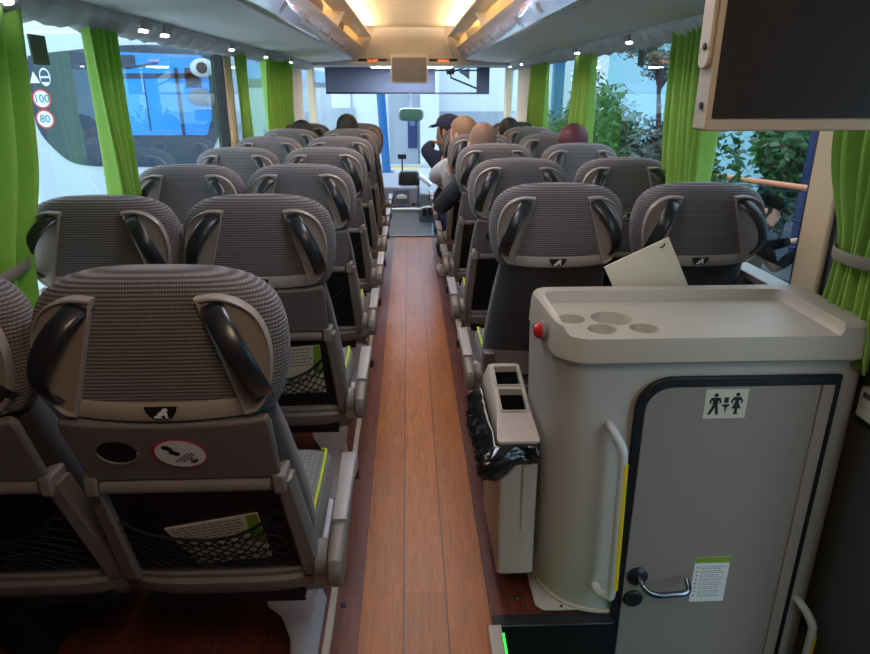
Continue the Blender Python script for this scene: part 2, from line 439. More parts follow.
# windscreen, its frame and front wall below
bm = BM(); box(bm, (-1.22, 8.87, .28), (1.28, 8.876, 1.74)); struct('window_10', bm, M['wglass'], smooth=False)
bm = BM(); box(bm, (-1.25, 8.85, -.6), (1.31, 8.92, .28)); struct('wall_front', bm, M['dash'], smooth=False)
# pale seat rails beside the aisle, dark floor studs
for k, x in (('left', -.252), ('right', .312)):
    bm = BM(); box(bm, (x-.011, (-.6 if k == 'left' else 2.0), 0), (x+.011, 6.88, .014)); struct('trim_seat_rail_'+k, bm, M['rail'], bevel=.003)
for x, y, lb in ((-.2195, 1.61, 'small dark stud in the floor edge beside the nearest seat leg'), (.322, 1.622, 'small dark stud in the floor below the rubbish bin')):
    bm = BM(); lathe(bm, [(.0095, 0), (.0095, .002), (.005, .005)], (0, 0, 0))
    o = tag(obj('floor_stud', bm, M['darkmetal']), lb, 'stud', 'floor studs'); o.location = (x, y, 0)
# valance strips over the windows (dark, crumpled curtain heading)
for k, x, s in (('left', XL, 1), ('right', XR, -1)):
    bm = BM(); y = YB; rg = []
    while y < 8.2:
        a = .0025*math.sin(y*31)+.002*math.sin(y*53+1)
        rg.append([(x+s*(.0), y, 1.80), (x+s*.11, y, 1.765), (x+s*(.11+a), y, 1.735+a), (x+s*(.075), y, 1.70+2*a), (x+s*(.03+a), y, 1.69+2.5*a), (x, y, 1.70)])
        y += .03
    loft(bm, rg); struct('trim_valance_'+k, bm, M['valance'])

# ------------------------------------------------------------------ overhead luggage racks
def rack(side):
    L = side == 'left'
    s = 1 if L else -1
    x = (lambda v: v) if L else (lambda v: .05-v)
    lab = 'pale grey overhead luggage rack along the windows with the 100 and 80 stickers' if L else 'pale grey overhead luggage rack above the windows on the toilet side'
    t = thing('luggage_rack', lab, 'luggage rack')
    bm = BM(); P = [(-1.17, 1.79), (-1.08, 1.765), (-.85, 1.772), (-.615, 1.795), (-.60, 1.81), (-.62, 1.83), (-.85, 1.81), (-1.17, 1.82)]
    loft(bm, [[(x(a), YB+.02, z) for a, z in P], [(x(a), 7.94, z) for a, z in P]])
    obj('underside_panel', bm, M['rack'], t)
    bm = BM(); P = [(-.605, 1.797), (-.575, 1.80), (-.552, 1.83), (-.520, 1.875), (-.497, 1.915), (-.505, 1.925), (-.53, 1.915), (-.56, 1.86), (-.60, 1.82)]
    loft(bm, [[(x(a), YB+.02, z) for a, z in P], [(x(a), 7.9, z) for a, z in P], [(x(a-.03), 7.99, z) for a, z in P]])
    obj('front_rail', bm, M['gloss'], t)
    yy = 7.55
    while yy > 2.5:
        bm = BM(); p0 = Vector((x(-.566), yy, 1.822)); p1 = Vector((x(-.536), yy, 1.862)); o_ = Vector((s*.006, 0, -.004))
        loft(bm, [[p0, p0+Vector((0, .07, 0)), p1+Vector((0, .07, 0)), p1], [p0+o_, p0+o_+Vector((0, .07, 0)), p1+o_+Vector((0, .07, 0)), p1+o_]]); yy -= .62
        obj('rail_clip', bm, M['plastic'], t, smooth=False)
    bm = BM()   # thin bright trim below the rail
    tube(bm, [(x(-.60), YB+.05, 1.797), (x(-.60), 7.85, 1.797)], .006, 8); obj('trim_strip', bm, M['armtop'], t)
    bm = BM(); P = [(-1.17, 1.90), (-.52, 1.905), (-.52, 1.915), (-1.17, 1.915)]
    loft(bm, [[(x(a), YB+.02, z) for a, z in P], [(x(a), 7.9, z) for a, z in P]]); obj('shelf', bm, M['divider'], t, smooth=False)
    bm = BM(); P = [(-.398, 2.046), (-.398, 2.028), (-.53, 2.020), (-.53, 2.066), (-.522, 2.066), (-.520, 2.030), (-.408, 2.038), (-.408, 2.046)]
    loft(bm, [[(x(a), YB+.02, z) for a, z in P], [(x(a), 7.9, z) for a, z in P]]); obj('upper_fascia', bm, M['warm'], t)
    bm = BM(); loft(bm, [[(x(a), 2.8, z) for a, z in ((-.517, 2.040), (-.480, 2.036), (-.480, 2.039), (-.515, 2.066))], [(x(a), 7.8, z) for a, z in ((-.517, 2.040), (-.480, 2.036), (-.480, 2.039), (-.515, 2.066))]]); obj('cove_fill', bm, M['cove'], t, smooth=False)  # unseen strip added behind the fascia to warm the ceiling
    for y in (7.86, 5.25, 2.65):
        bm = BM(); P = [(-1.1, 1.916), (-.515, 1.916), (-.505, 1.925), (-.45, 2.018), (-.53, 2.024), (-.54, 2.04), (-.58, 2.13), (-.7, 2.138), (-1.0, 2.09), (-1.14, 2.0)]
        prism(bm, [(x(a), y, z) for a, z in P], (0, .05, 0)); obj('divider', bm, M['divider'], t, bevel=.006)
    return t
rack('left'); rack('right')

# luggage lying in the racks
def soft_bag(name, label, loc, r, m, handle=True, seed=1):
    rnd = random.Random(seed)
    t = thing(name, label, 'bag', loc)
    bm = BM(); rings = []
    for j in range(9):
        z = j/8; w = (math.sin(PI*(.12+.76*z)))**.45
        rings.append([(a*(1+.05*rnd.uniform(-1, 1)), b*(1+.05*rnd.uniform(-1, 1)), z*r[2]*2) for a, b in se(18, r[0]*w, r[1]*w, 3)])
    loft(bm, rings); obj('body', bm, m, t, sub=1)
    if handle:
        bm = BM(); tube(bm, bez([(-.0, -r[1]*.45, r[2]*1.93), (-.02, -r[1]*.5, r[2]*2.4), (-.02, r[1]*.5, r[2]*2.4), (0, r[1]*.45, r[2]*1.93)]), .008); obj('handle', bm, m, t)
    bm = BM(); tube(bm, [(r[0]*.93*math.cos(a) if True else 0, r[1]*.9*math.sin(a), r[2]*1.05) for a in [i*PI/6-PI/2 for i in range(13)]], .005, 6); obj('zip', bm, M['black'], t)
    return t
soft_bag('holdall', 'large cream holdall with loop handle in the toilet-side rack near the front', (.74, 6.85, 1.916), (.16, .55, .098), M['bagcream'], True, 3)
soft_bag('backpack', 'cream backpack behind the large holdall in the toilet-side rack', (.75, 5.78, 1.916), (.16, .36, .092), M['bagcream'], True, 5)
soft_bag('backpack', 'brown backpack in the front bay of the rack opposite the toilet', (-.68, 6.2, 1.916), (.13, .30, .092), M['bagbrown'], False, 8)
soft_bag('holdall', 'brown holdall in the second bay of the rack opposite the toilet', (-.69, 4.7, 1.916), (.14, .36, .090), M['bagbrown'], True, 9)

# reading lamps
for i, (x, y) in enumerate([(-1.09, 2.0), (-1.09, 2.99), (-1.09, 3.24), (-1.09, 4.42), (-1.09, 5.45), (-1.09, 6.59), (1.155, 3.64), (1.155, 4.76), (1.155, 7.06), (1.155, 7.85)]):
    lt = ['beside the rear curtain on the sticker side', 'above the dark coach window opposite', 'close behind another one above the opposite coach window', 'by the beige pillar beyond the dark coach window',
          'between the two curtains beyond the pillar', 'nearest the front on the sticker side', 'above the clear pane over the bushes', 'above the middle green curtain on the toilet side', 'above the front curtain on the toilet side', 'nearest the front on the toilet side'][i]
    t = thing('reading_lamp', 'lit reading lamp '+lt, 'lamp', (x, y, 1.735), 0, 'reading lamps over the windows')
    bm = BM(); box(bm, (-.028, -.05, -.012), (.028, .05, .02)); obj('housing', bm, M['plastic'], t, bevel=.005)
    for dy in (-.025, .025):
        bm = BM(); lathe(bm, [(.017, -.013), (.015, -.02), (.006, -.023)], (0, dy, 0), n=14); obj('led', bm, M['led'], t)

# aisle ceiling lamps: warm rear one, four cool ones added as unseen fill
for i, y in enumerate((.12, 1.45, 2.7, 3.7, 4.6)):
    t = thing('ceiling_lamp', 'unseen ceiling lamp strip number %s from the rear above the aisle' % ('one', 'two', 'three', 'four', 'five')[i], 'lamp', (.02, y, 2.135), 0, 'ceiling lamps along the aisle')
    bm = BM(); box(bm, (-.16, -.3, -.018), (.16, .3, 0)); obj('housing', bm, M['warm'], t, bevel=.006)
    bm = BM(); box(bm, (-.13, -.27, -.045), (.13, .27, -.017)); obj('diffuser', bm, M['ceillamp'] if i == 0 else M['ceilfillcool'], t)

t = thing('entrance_fill', 'added cool white fill panel over the front steps, above the windscreen blind', 'lamp', (.05, 8.2, 1.735))  # panel added to brighten the front of the aisle floor
bm = BM(); box(bm, (-.5, -.22, -.012), (.5, .22, 0)); obj('housing', bm, M['rack'], t)
bm = BM(); box(bm, (-.46, -.19, -.018), (.46, .19, -.011)); obj('diffuser', bm, emit('cool_entrance_fill', (206, 224, 255), 36), t)

# ------------------------------------------------------------------ coach seats
HB = [(0, 1.199), (.06, 1.198), (.118, 1.193), (.17, 1.178), (.207, 1.148), (.224, 1.108), (.230, 1.062), (.227, 1.01), (.216, .965), (.199, .930), (.172, .918)]
def head_outline():
    half = crom([(x, 0, z) for x, z in HB], 4)
    return [(p.x, p.z) for p in half] + [(-p.x, p.z) for p in half[::-1][:-1]]
def back_y(z):      # rear face of the backrest
    P = [(.28, .245), (.34, .222), (.43, .188), (.53, .150), (.63, .112), (.73, .074), (.83, .036), (.91, .006), (.97, .0), (1.05, .0), (1.2, .02)]
    for (a, ya), (b, yb) in zip(P, P[1:]):
        if z <= b: return ya+(yb-ya)*(z-a)/(b-a)
    return P[-1][1]
def emblem_fig():
    """small seated-lion mark, in (x, z) around its own centre"""
    return [(-.021, -.011), (-.018, -.006), (-.012, -.004), (-.009, .002), (-.003, .005), (.002, .011), (.008, .0125), (.014, .010), (.013, .006), (.010, .004), (.012, -.003), (.011, -.009), (.015, -.011), (.007, -.011), (.006, -.005), (.001, -.004), (-.004, -.007), (-.004, -.009), (.0, -.011)]

def make_seat(aisle, first_label, tray=True):
    """aisle: +1 arm rest on the +x side, -1 on the -x side, 0 no arm rest (window seat)"""
    t = thing('coach_seat', first_label, 'seat')
    # upholstered backrest
    bm = BM(); rings = []
    for z, th, hw in ((.375, .08, .200), (.42, .10, .216), (.52, .14, .222), (.62, .16, .217), (.72, .155, .208), (.82, .14, .199), (.92, .12, .186), (1.02, .10, .175), (1.10, .07, .15)):
        y0 = back_y(z)+.006
        rings.append([(a, b, z) for a, b in se(32, hw, th/2, 3.2, 0, y0+th/2)])
    loft(bm, rings); obj('backrest', bm, M['cloth'], t)
    # ribbed headrest pad
    out = head_outline(); cz = 1.055; bm = BM(); rings = []
    for sc, y in ((.02, -.012), (.35, -.011), (.6, -.009), (.78, -.004), (.90, .004), (.965, .017), (.995, .036), (1.0, .056), (.985, .076), (.94, .095), (.85, .108), (.5, .115), (.02, .117)):
        rings.append([(x*sc, y, cz+(z-cz)*sc) for x, z in out])
    loft(bm, rings); obj('headrest', bm, M['ribbed'], t)
    def pad_y(x, z):
        q = max(abs(x)/.228, abs(z-cz)/.145)
        return -.012+.035*max(0, q-.45)**2
    # D-shaped handle surrounds with their dark grab handles
    DP = [(.086, 1.160), (.122, 1.163), (.158, 1.153), (.186, 1.130), (.202, 1.096), (.208, 1.058), (.206, 1.02), (.199, .985), (.187, .956), (.168, .938), (.152, .934)]
    for s in (-1, 1):
        outer = crom([(x, 0, z) for x, z in DP], 4)
        loop = outer
        c2 = Vector((sum(p.x for p in loop)/len(loop), 0, sum(p.z for p in loop)/len(loop)))
        bm = BM(); rings = []
        for sc, dy in ((1.0, .016), (1.0, -.010), (.98, -.0145), (.945, -.0145), (.925, -.012), (.91, -.008), (.3, -.007)):
            ring = []
            for p in loop:
                q = c2+(p-c2)*sc
                ring.append((s*q.x, pad_y(q.x, q.z)+dy, q.z))
            rings.append(ring)
        R = loft(bm, rings)
        bm.faces.ensure_lookup_table()
        n = len(loop)
        for f in bm.faces:
            if all(v in R[3]+R[4]+R[5]+R[6] for v in f.verts) and not all(v in R[3]+R[4] for v in f.verts): f.material_index = 1
        pan = obj('handle_surround', bm, [M['plasticrim'], M['plastic']], t)
        bm = BM(); pts = bez([(s*.106, .0, 1.146), (s*.122, -.052, 1.148), (s*.176, -.098, 1.085), (s*.198, -.075, 1.0), (s*.184, .004, .964)], 16)
        tube(bm, pts, 1, 14, flat=(.0205, .0065), up=(s*.3, -1, .1))
        obj('grab_handle', bm, M['handle'], t)
    # strip with the emblem
    bm = BM(); rings = []
    for i in range(13):
        x = -.172+.344*i/12; y = -.016+.012*(abs(x)/.18)**3; dz = .012*(x/.18)**2
        rings.append([(x, y+.03, .957+dz), (x, y+.003, .957+dz), (x, y, .952+dz), (x, y, .926+dz), (x, y+.003, .921+dz), (x, y+.03, .921+dz)])
    loft(bm, rings); st = obj('trim_strip', bm, M['plasticrim'], t)
    bm = BM(); prism(bm, [(-.030, -.016, .953), (.030, -.016, .953), (.026, -.016, .940), (.016, -.016, .928), (-.016, -.016, .928), (-.026, -.016, .940)], (0, -.0025, 0)); obj('emblem', bm, M['black'], st, smooth=False)
    bm = BM(); prism(bm, [(x*.78+.002, -.0185, .940+z*.85) for x, z in emblem_fig()], (0, -.001, 0)); obj('emblem_mark', bm, M['white'], st, smooth=False)
    # moulded frame round the back
    bm = BM()
    zr = (.40, .46, .52, .58, .64, .70, .745) if tray else (.40, .45, .50, .55)
    for s in (-1, 1):
        rings = []
        for z in zr:
            k = (z-.42)/.32; xi = .192-.016*k; xo = .236-.026*k; y = back_y(z)-.012
            rings.append([(s*xi, y+.002, z), (s*xi, y-.006, z), (s*(xi+.006), y-.011, z), (s*(xo-.006), y-.008, z), (s*xo, y+.002, z), (s*xo, y+.04, z), (s*xi, y+.04, z)])
        loft(bm, rings)
    rings = []
    for i in range(17):
        x = -.222+.444*i/16; q = (abs(x)/.222)**4
        yo = back_y(.40)-.125; zo = -.028
        rings.append([(x*1.06, yy_+yo, zz_+zo) for yy_, zz_ in ((.15+.015*q, .455), (.118+.022*q, .452), (.105+.026*q, .435), (.109+.026*q, .421), (.10+.03*q, .412), (.107+.03*q, .385), (.14+.02*q, .340), (.20, .318), (.22, .35), (.20, .44))])
    loft(bm, rings)
    if not tray:
        box(bm, (-.19, back_y(.5)-.012, .45), (.19, back_y(.5)+.03, .55))
    obj('back_frame', bm, M['frame'], t)
    if tray:
        # folding table, its lip and the cup recess
        bm = BM()
        ty = lambda z: -.016+.40*(.915-z)
        fr = [(-.190, .925), (-.12, .914), (0, .909), (.12, .914), (.190, .925), (.195, .905), (.190, .755), (-.190, .755), (-.195, .905)]
        prism(bm, [(x, ty(z), z) for x, z in fr], (0, .018, .008)); tb = obj('tray_table', bm, M['tray'], t, bevel=.006)
        bm = BM(); tube(bm, [(-.170, .052, .740), (.170, .052, .740)], 1, 12, flat=(.015, .013), up=(0, 1, 0)); obj('tray_lip', bm, M['frame'], tb)
        for s in (-1, 1):
            bm = BM(); box(bm, (s*.188-.014, .038, .722), (s*.188+.014, .10, .768)); obj('tray_hinge', bm, M['arm'], tb, bevel=.006)
        bm = BM(); cx, cz2 = -.108, .842
        prism(bm, [(cx+.038*math.cos(a), ty(cz2+.030*math.sin(a))-.001, cz2+.030*math.sin(a)) for a in [i*2*PI/24 for i in range(24)]], (0, .004, 0)); obj('cup_recess', bm, M['black'], tb)
        bm = BM(); tube(bm, [(cx+.039*math.cos(a), ty(cz2+.031*math.sin(a))-.001, cz2-.001+.031*math.sin(a)) for a in [PI+i*PI/12 for i in range(13)]], .003, 8); obj('recess_lip', bm, M['tray'], tb)
        # magazine pocket: dark back and a net with elastic hem
        bm = BM(); rings = []
        for z in (.42, .48, .54, .60, .66, .72, .745):
            k = (z-.42)/.32; hw = .194-.016*k; y = back_y(z)-.002
            rings.append([(-hw, y, z), (hw, y, z), (hw, y+.012, z), (-hw, y+.012, z)])
        loft(bm, rings); pk = obj('magazine_pocket', bm, M['black'], t)
        bm = BM()
        def net(u, v):   # u -1..1, v 0..1
            hem = .612-.055*(1-u*u)+.050*max(0, u)**2
            z = .435+(hem-.435)*v
            k = (z-.42)/.32
            return (u*(.190-.016*k), back_y(z)-.006-.022*(1-u**4)*(.35+.65*v), z)
        nu, nv = 12, 5
        for i in range(-nv, nu+1):
            for d in (1, -1):
                pts = []
                for j in range(nv+1):
                    u = (i+ (j if d > 0 else nv-j))/nu*2-1
                    if -1.001 <= u <= 1.001: pts.append(net(u, j/nv))
                if len(pts) > 1: tube(bm, pts, .0021, 4)
        for v, r in ((1, .004), (0, .002), (.4, .0018), (.8, .0018)):
            tube(bm, [net(-1+2*i/20, v) for i in range(21)], r, 5)
        obj('pocket_net', bm, M['net'], pk)
    # seat cushion with lime piping
    bm = BM(); rings = []
    for y, z0, z1, hw in ((.215, .36, .452, .19), (.24, .345, .468, .208), (.40, .335, .468, .214), (.58, .34, .470, .214), (.655, .35, .462, .208), (.685, .375, .445, .19)):
        rings.append([(a, y, b) for a, b in se(24, hw, (z1-z0)/2, 5, 0, (z0+z1)/2)])
    loft(bm, rings); cu = obj('seat_cushion', bm, M['cushion'], t)
    for s in (-1, 1):
        bm = BM(); tube(bm, [(s*.196, .24, .4655), (s*.199, .40, .4680), (s*.199, .58, .470), (s*.194, .655, .461), (s*.178, .682, .446)], .0045, 8)
        obj('piping', bm, M['lime'], cu)
    # under-frame and leg
    bm = BM()
    box(bm, (-.19, .20, .30), (.19, .24, .345)); box(bm, (-.19, .58, .30), (.19, .62, .345))
    tube(bm, [(-.15, .22, .32), (-.15, .60, .32)], .014); tube(bm, [(.15, .22, .32), (.15, .60, .32)], .014)
    obj('under_frame', bm, M['black'], t, bevel=.004)
    lx = .15*(aisle if aisle else -1)
    lx = {1: .150, -1: -.150, 0: -.12}[aisle]
    bm = BM(); rings = []
    for z, w, y0, y1 in ((0, .034, .22, .55), (.02, .030, .23, .54), (.10, .030, .27, .50), (.20, .042, .25, .53), (.27, .062, .21, .60), (.315, .066, .20, .61)):
        rings.append([(lx+a, b, z) for a, b in rrect(-w, w, y0, y1, .012, 2)])
    loft(bm, rings); obj('leg', bm, M['leg'] if aisle else M['black'], t)  # window seat leg painted black for the shade there
    if aisle:
        s = aisle
        bm = BM()
        lathe(bm, [(.038, .222), (.046, .226), (.046, .246), (.040, .252)], (0, .195, .435), 'X', 20)
        if s < 0: bmesh.ops.scale(bm, vec=(-1, 1, 1), verts=bm.verts)
        rr = [(.222*s, b, c) for b, c in rrect(.155, .235, .365, .445, .02, 3)]
        prism(bm, rr, (.03*s, 0, 0)); obj('armrest_hinge', bm, M['arm'], t)
        bm = BM(); rings = []
        for y, z0, z1, w in ((.135, .405, .440, .014), (.15, .385, .462, .018), (.20, .382, .470, .020), (.30, .408, .474, .020), (.42, .430, .479, .020), (.50, .440, .481, .020)):
            rings.append([(s*.272+a, y, b) for a, b in rrect(-w, w, z0, z1, min(.014, w*.8), 3)])
        loft(bm, rings); ar = obj('armrest', bm, M['arm'], t)
        bm = BM(); rings = []
        for y, z0, z1, w in ((.28, .469, .482, .0195), (.42, .473, .486, .021), (.50, .452, .488, .022), (.56, .436, .488, .023), (.60, .425, .484, .023), (.615, .434, .472, .019)):
            rings.append([(s*.272+a, y, b) for a, b in rrect(-w, w, z0, z1, .006, 3)])
        loft(bm, rings); obj('armrest_top', bm, M['armtop'], ar)
        bm = BM(); P = [(.565, .436), (.60, .429), (.63, .388), (.615, .378), (.585, .408)]
        prism(bm, [(s*.277-.02, a, b) for a, b in P], (.04, 0, 0)); obj('release_lever', bm, M['black'], ar, bevel=.004)
    return t

ORD = ['first', 'second', 'third', 'fourth', 'fifth', 'sixth', 'seventh']
Y0L, Y0R, PITCH = 1.112, 2.165, .84
LX, LWX, RX, RWX = -.459, -.926, .502, .994
G = {'L': 'aisle seats across from the toilet', 'LW': 'window seats across from the toilet', 'R': 'aisle seats on the toilet side', 'RW': 'window seats on the toilet side'}
protoL = make_seat(1, 'nearest grey aisle seat, round hygiene sticker on its folded tray table'); protoL['group'] = G['L']; protoL.location = (LX, Y0L, 0)
hyg = None
# hygiene sticker only on the nearest one (added after copying)
protoW = make_seat(0, 'nearest grey window seat, half cut off beside the stickered aisle seat'); protoW['group'] = G['LW']; protoW.location = (LWX, Y0L, 0)
protoL.location.y -= .006
for i in range(1, 7):
    dup(protoL, (LX, Y0L+i*PITCH, 0), 'grey aisle seat across from the toilet, %s row from the back' % ORD[i])
    if i < 7: dup(protoW, (LWX, Y0L+i*PITCH, 0), 'grey window seat across from the toilet, %s row from the back' % ORD[i])
protoRb = make_seat(-1, 'grey aisle seat without tray table directly in front of the toilet', tray=False); protoRb['group'] = G['R']; protoRb.location = (RX, Y0R, 0)
protoRWb = make_seat(0, 'grey window seat without tray table, behind the toilet top and cream card', tray=False); protoRWb['group'] = G['RW']; protoRWb.location = (RWX, Y0R, 0)
protoR = make_seat(-1, 'grey aisle seat on the toilet side, second row in front of the toilet'); protoR['group'] = G['R']; protoR.location = (RX, Y0R+PITCH, 0)
protoRW = make_seat(0, 'grey window seat on the toilet side, second row in front of the toilet'); protoRW['group'] = G['RW']; protoRW.location = (RWX, Y0R+PITCH, 0)
for i in range(2, 6):
    dup(protoR, (RX, Y0R+i*PITCH, 0), 'grey aisle seat on the toilet side, %s row in front of the toilet' % ORD[i])
    dup(protoRW, (RWX, Y0R+i*PITCH, 0), 'grey window seat on the toilet side, %s row in front of the toilet' % ORD[i])
# sticker on the nearest tray
tb0 = [c for c in protoL.children if c.name.startswith('tray_table')][0]
SM = Matrix.Translation((.012, -.016+.40*(.915-.838)-.0035, .838)) @ Matrix.Rotation(.38, 4, 'X') @ Matrix.Rotation(.16, 4, 'Y')
def disc(bm, cx, y, cz, rx, rz, d, n=32):
    prism(bm, [(cx+rx*math.cos(2*PI*i/n), y, cz+rz*math.sin(2*PI*i/n)) for i in range(n)], (0, d, 0))
def onto(bm): bmesh.ops.transform(bm, matrix=SM, verts=bm.verts); return bm
bm = BM(); disc(bm, 0, 0, 0, .052, .044, -.001); hs = obj('hygiene_sticker', onto(bm), M['red'], tb0, smooth=False); hs['label'] = 'round white hygiene sticker with a red edge'
bm = BM(); disc(bm, 0, -.001, 0, .0475, .0395, -.0006); wd = obj('sticker_face', onto(bm), M['white'], tb0, smooth=False)
bm = BM(); yp = -.0016
for hx, hz in ((-.026, .016), (-.013, .003)):
    disc(bm, hx, yp, hz, .0085, .0065, -.0005, 12); disc(bm, hx+.006, yp, hz-.003, .007, .0055, -.0005, 12)
def bar(bm, x0, z0, L_, ang, h=.0012):
    c, s_ = math.cos(ang), math.sin(ang)
    pts = [(0, -h), (L_, -h), (L_, h), (0, h)]
    prism(bm, [(x0+a*c-b*s_, yp, z0+a*s_+b*c) for a, b in pts], (0, -.0005, 0))
for k in range(3):
    x0, z0 = -.010+k*.0075, -.026+k*.001; p = 0; rnd = random.Random(k)
    while p < .042-.006*k:
        w = rnd.uniform(.003, .007); bar(bm, x0+p*.62, z0+p*.78, w, .90); p += w+.002
for i in range(4):
    for j in range(4):
        if (i*3+j*5) % 4 != 1: box(bm, (.018+.0035*i, yp-.0005, -.024+.0035*j), (.0212+.0035*i, yp, -.0208+.0035*j))
obj('sticker_print', onto(bm), M['black'], tb0, smooth=False)

# leaflets in the pocket nets
def leaflet(label, loc, pts, seed):
    t = thing('leaflet', label, 'leaflet', loc, 0, 'leaflets in the seat pockets')
    bm = BM(); prism(bm, pts, (0, .004, 0)); obj('sheet', bm, M['paper'], t, smooth=False)
    a, b, c, d = [Vector(p) for p in pts]       # bottom-left, bottom-right, top-right, top-left
    at_ = lambda u, v: (a.lerp(b, u)).lerp(d.lerp(c, u), v)
    bm = BM(); prism(bm, [at_(.82, .45)+Vector((0, -.0012, 0)), at_(.995, .4)+Vector((0, -.0012, 0)), at_(.995, .99)+Vector((0, -.0012, 0)), at_(.88, .99)+Vector((0, -.0012, 0))], (0, .0006, 0)); obj('green_corner', bm, M['green'], t, smooth=False)
    bm = BM(); rnd = random.Random(seed)
    for k in range(6):
        v = .93-.065*k; u = .06
        while u < .78:
            w = rnd.uniform(.03, .09)
            prism(bm, [at_(u, v)+Vector((0, -.0012, 0)), at_(u+w, v)+Vector((0, -.0012, 0)), at_(u+w, v+.02)+Vector((0, -.0012, 0)), at_(u, v+.02)+Vector((0, -.0012, 0))], (0, .0006, 0)); u += w+.02
    obj('small_print', bm, M['tray'], t, smooth=False)
def pk(x, z, d=.010): return (x, back_y(z)-d, z)
leaflet('cream leaflet with green corner in the pocket of the stickered seat', (LX, Y0L-.006, 0), [pk(-.05, .44, .006), pk(.125, .46, .006), pk(.118, .630, .006), pk(-.095, .580, .006)], 1)
leaflet('cream leaflet with green corner in the second aisle seat\'s pocket', (LX, Y0L+PITCH, 0), [pk(-.02, .48, .012), pk(.155, .49, .012), pk(.155, .70, .012), pk(-.02, .685, .012)], 2)

# ------------------------------------------------------------------ toilet cabin
def apply_mods(o):
    bpy.context.view_layer.update()
    me = bpy.data.meshes.new_from_object(o.evaluated_get(bpy.context.evaluated_depsgraph_get()))
    o.modifiers.clear(); o.data = me
def cut(o, cutters):
    for c in cutters:
        md = o.modifiers.new('cut', 'BOOLEAN'); md.operation = 'DIFFERENCE'; md.object = c; md.solver = 'EXACT'
    apply_mods(o)
    for c in cutters: bpy.data.objects.remove(c)

TY = 1.545   # rear face
tl = thing('toilet_cabin', 'greige moulded coach toilet cabin with tray top and grey door', 'toilet', (0, 0, 0))
foot = lambda x0, y0, r1=.19, r2=.05: rrect(x0, 1.205, y0, 1.865, (r1, .07, .02, r2), 10)
bm = BM()
def fp(x0, x1, y0, y1, rx, ry, p, r2, z, n=16, r4=.02, sl=.025):
    out = []
    for i in range(n+1):          # big rear corner on the aisle side, drawn from the side wall round to the door wall
        a = .5*PI*i/n; c_, s_ = math.cos(a)**(2/p), math.sin(a)**(2/p)
        yy = y0+ry*(1-s_); out.append((x0+rx*(1-c_)+sl*(y1-yy)/(y1-y0), yy, z))
    for i in range(7):
        a = 1.5*PI+.5*PI*i/6; out.append((x1-r2+r2*math.cos(a), y0+r2+r2*math.sin(a), z))
    out.append((x1, y1, z))
    for i in range(5):
        a = .5*PI+.5*PI*i/4; out.append((x0+r4+r4*math.cos(a), y1-r4+r4*math.sin(a), z))
    return out
loft(bm, [fp(.382, 1.240, TY, 1.865, .165, .18, 2.1, .09, -.60), fp(.382, 1.240, TY, 1.865, .165, .18, 2.1, .09, .0), fp(.368, 1.240, TY, 1.865, .125, .13, 2.0, .09, .5), fp(.358, 1.238, TY, 1.865, .085, .09, 2.0, .09, .835)])
obj('shell', bm, M['toilet'], tl)
bm = BM()
def capr(z, e): return fp(.360-e, 1.20+e, 1.515-e, 1.872, .085, .09, 2.0, .06, z, sl=.018)
loft(bm, [capr(.835, -.002), capr(.842, .004), capr(.905, .0), capr(.925, -.004), capr(.934, -.013), capr(.937, -.025)])
cap = obj('tray_top', bm, M['cream'], tl)
cuts = []
bm = BM()
tr = lambda z, e: [(a, b, z) for a, b in rrect(.392-e, 1.105+e, 1.44, 1.825+e, (.02, .02, .035, .035), 6)]
loft(bm, [tr(.906, -.012), tr(.915, -.004), tr(.96, .012)]); c_ = obj('cutter', bm, M['cream']); cuts.append(c_)
for (wx, wy, r) in ((.437, 1.672, .039), (.549, 1.672, .056), (.500, 1.588, .038), (.612, 1.590, .038)):
    bm = BM(); lathe(bm, [(r*.84, .876), (r*.92, .886), (r, .907), (r*1.05, .93)], (wx, wy, 0), 'Z', 28); cuts.append(obj('cutter', bm, M['cream']))
cut(cap, cuts)
for p in cap.data.polygons: p.use_smooth = True
cap.data.set_sharp_from_angle(angle=math.radians(30))
# soft lip along the rear edge of the tray
BT = Matrix.Translation((.356, 1.66, .878)) @ Matrix.Rotation(.10, 4, 'Z')
bm = BM(); lathe(bm, [(.024, 0), (.023, -.012), (.015, -.020), (.005, -.023)], (0, 0, 0), 'X', 18); bmesh.ops.transform(bm, matrix=BT, verts=bm.verts); rb = obj('call_button', bm, M['redlamp'], tl); rb['label'] = 'red call button'
bm = BM(); lathe(bm, [(.028, .006), (.028, -.003), (.024, -.005)], (0, 0, 0), 'X', 18); bmesh.ops.transform(bm, matrix=BT, verts=bm.verts); obj('button_ring', bm, M['plastic'], rb)
# door: slab, black seal, hinge strip
yd = TY-.004
bm = BM()
o1 = rrect(.590, 1.135, -.58, .790, (.0, .0, .0, .095), 10); o2 = rrect(.616, 1.121, -.56, .762, (.0, .0, .0, .072), 10)
r1 = [(a, yd, z) for a, z in o1]; r2 = [(a, yd-.014, z) for a, z in o1]; r3 = [(a, yd-.014, z) for a, z in o2]; r4 = [(a, yd, z) for a, z in o2]
loft(bm, [r1, r2, r3, r4, r1], cap=False); bmesh.ops.remove_doubles(bm, verts=bm.verts, dist=1e-5); obj('door_seal', bm, M['seal'], tl, bevel=.003)
bm = BM(); prism(bm, [(a, yd, z) for a, z in rrect(.617, 1.085, -.56, .761, (0, 0, 0, .071), 10)], (0, -.010, 0)); dr = obj('door', bm, M['tdoor'], tl, bevel=.002)
bm = BM(); prism(bm, [(a, yd, z) for a, z in rrect(1.088, 1.120, -.56, .761, .002, 2)], (0, -.014, 0)); obj('hinge_strip', bm, M['plasticrim'], tl, bevel=.003)
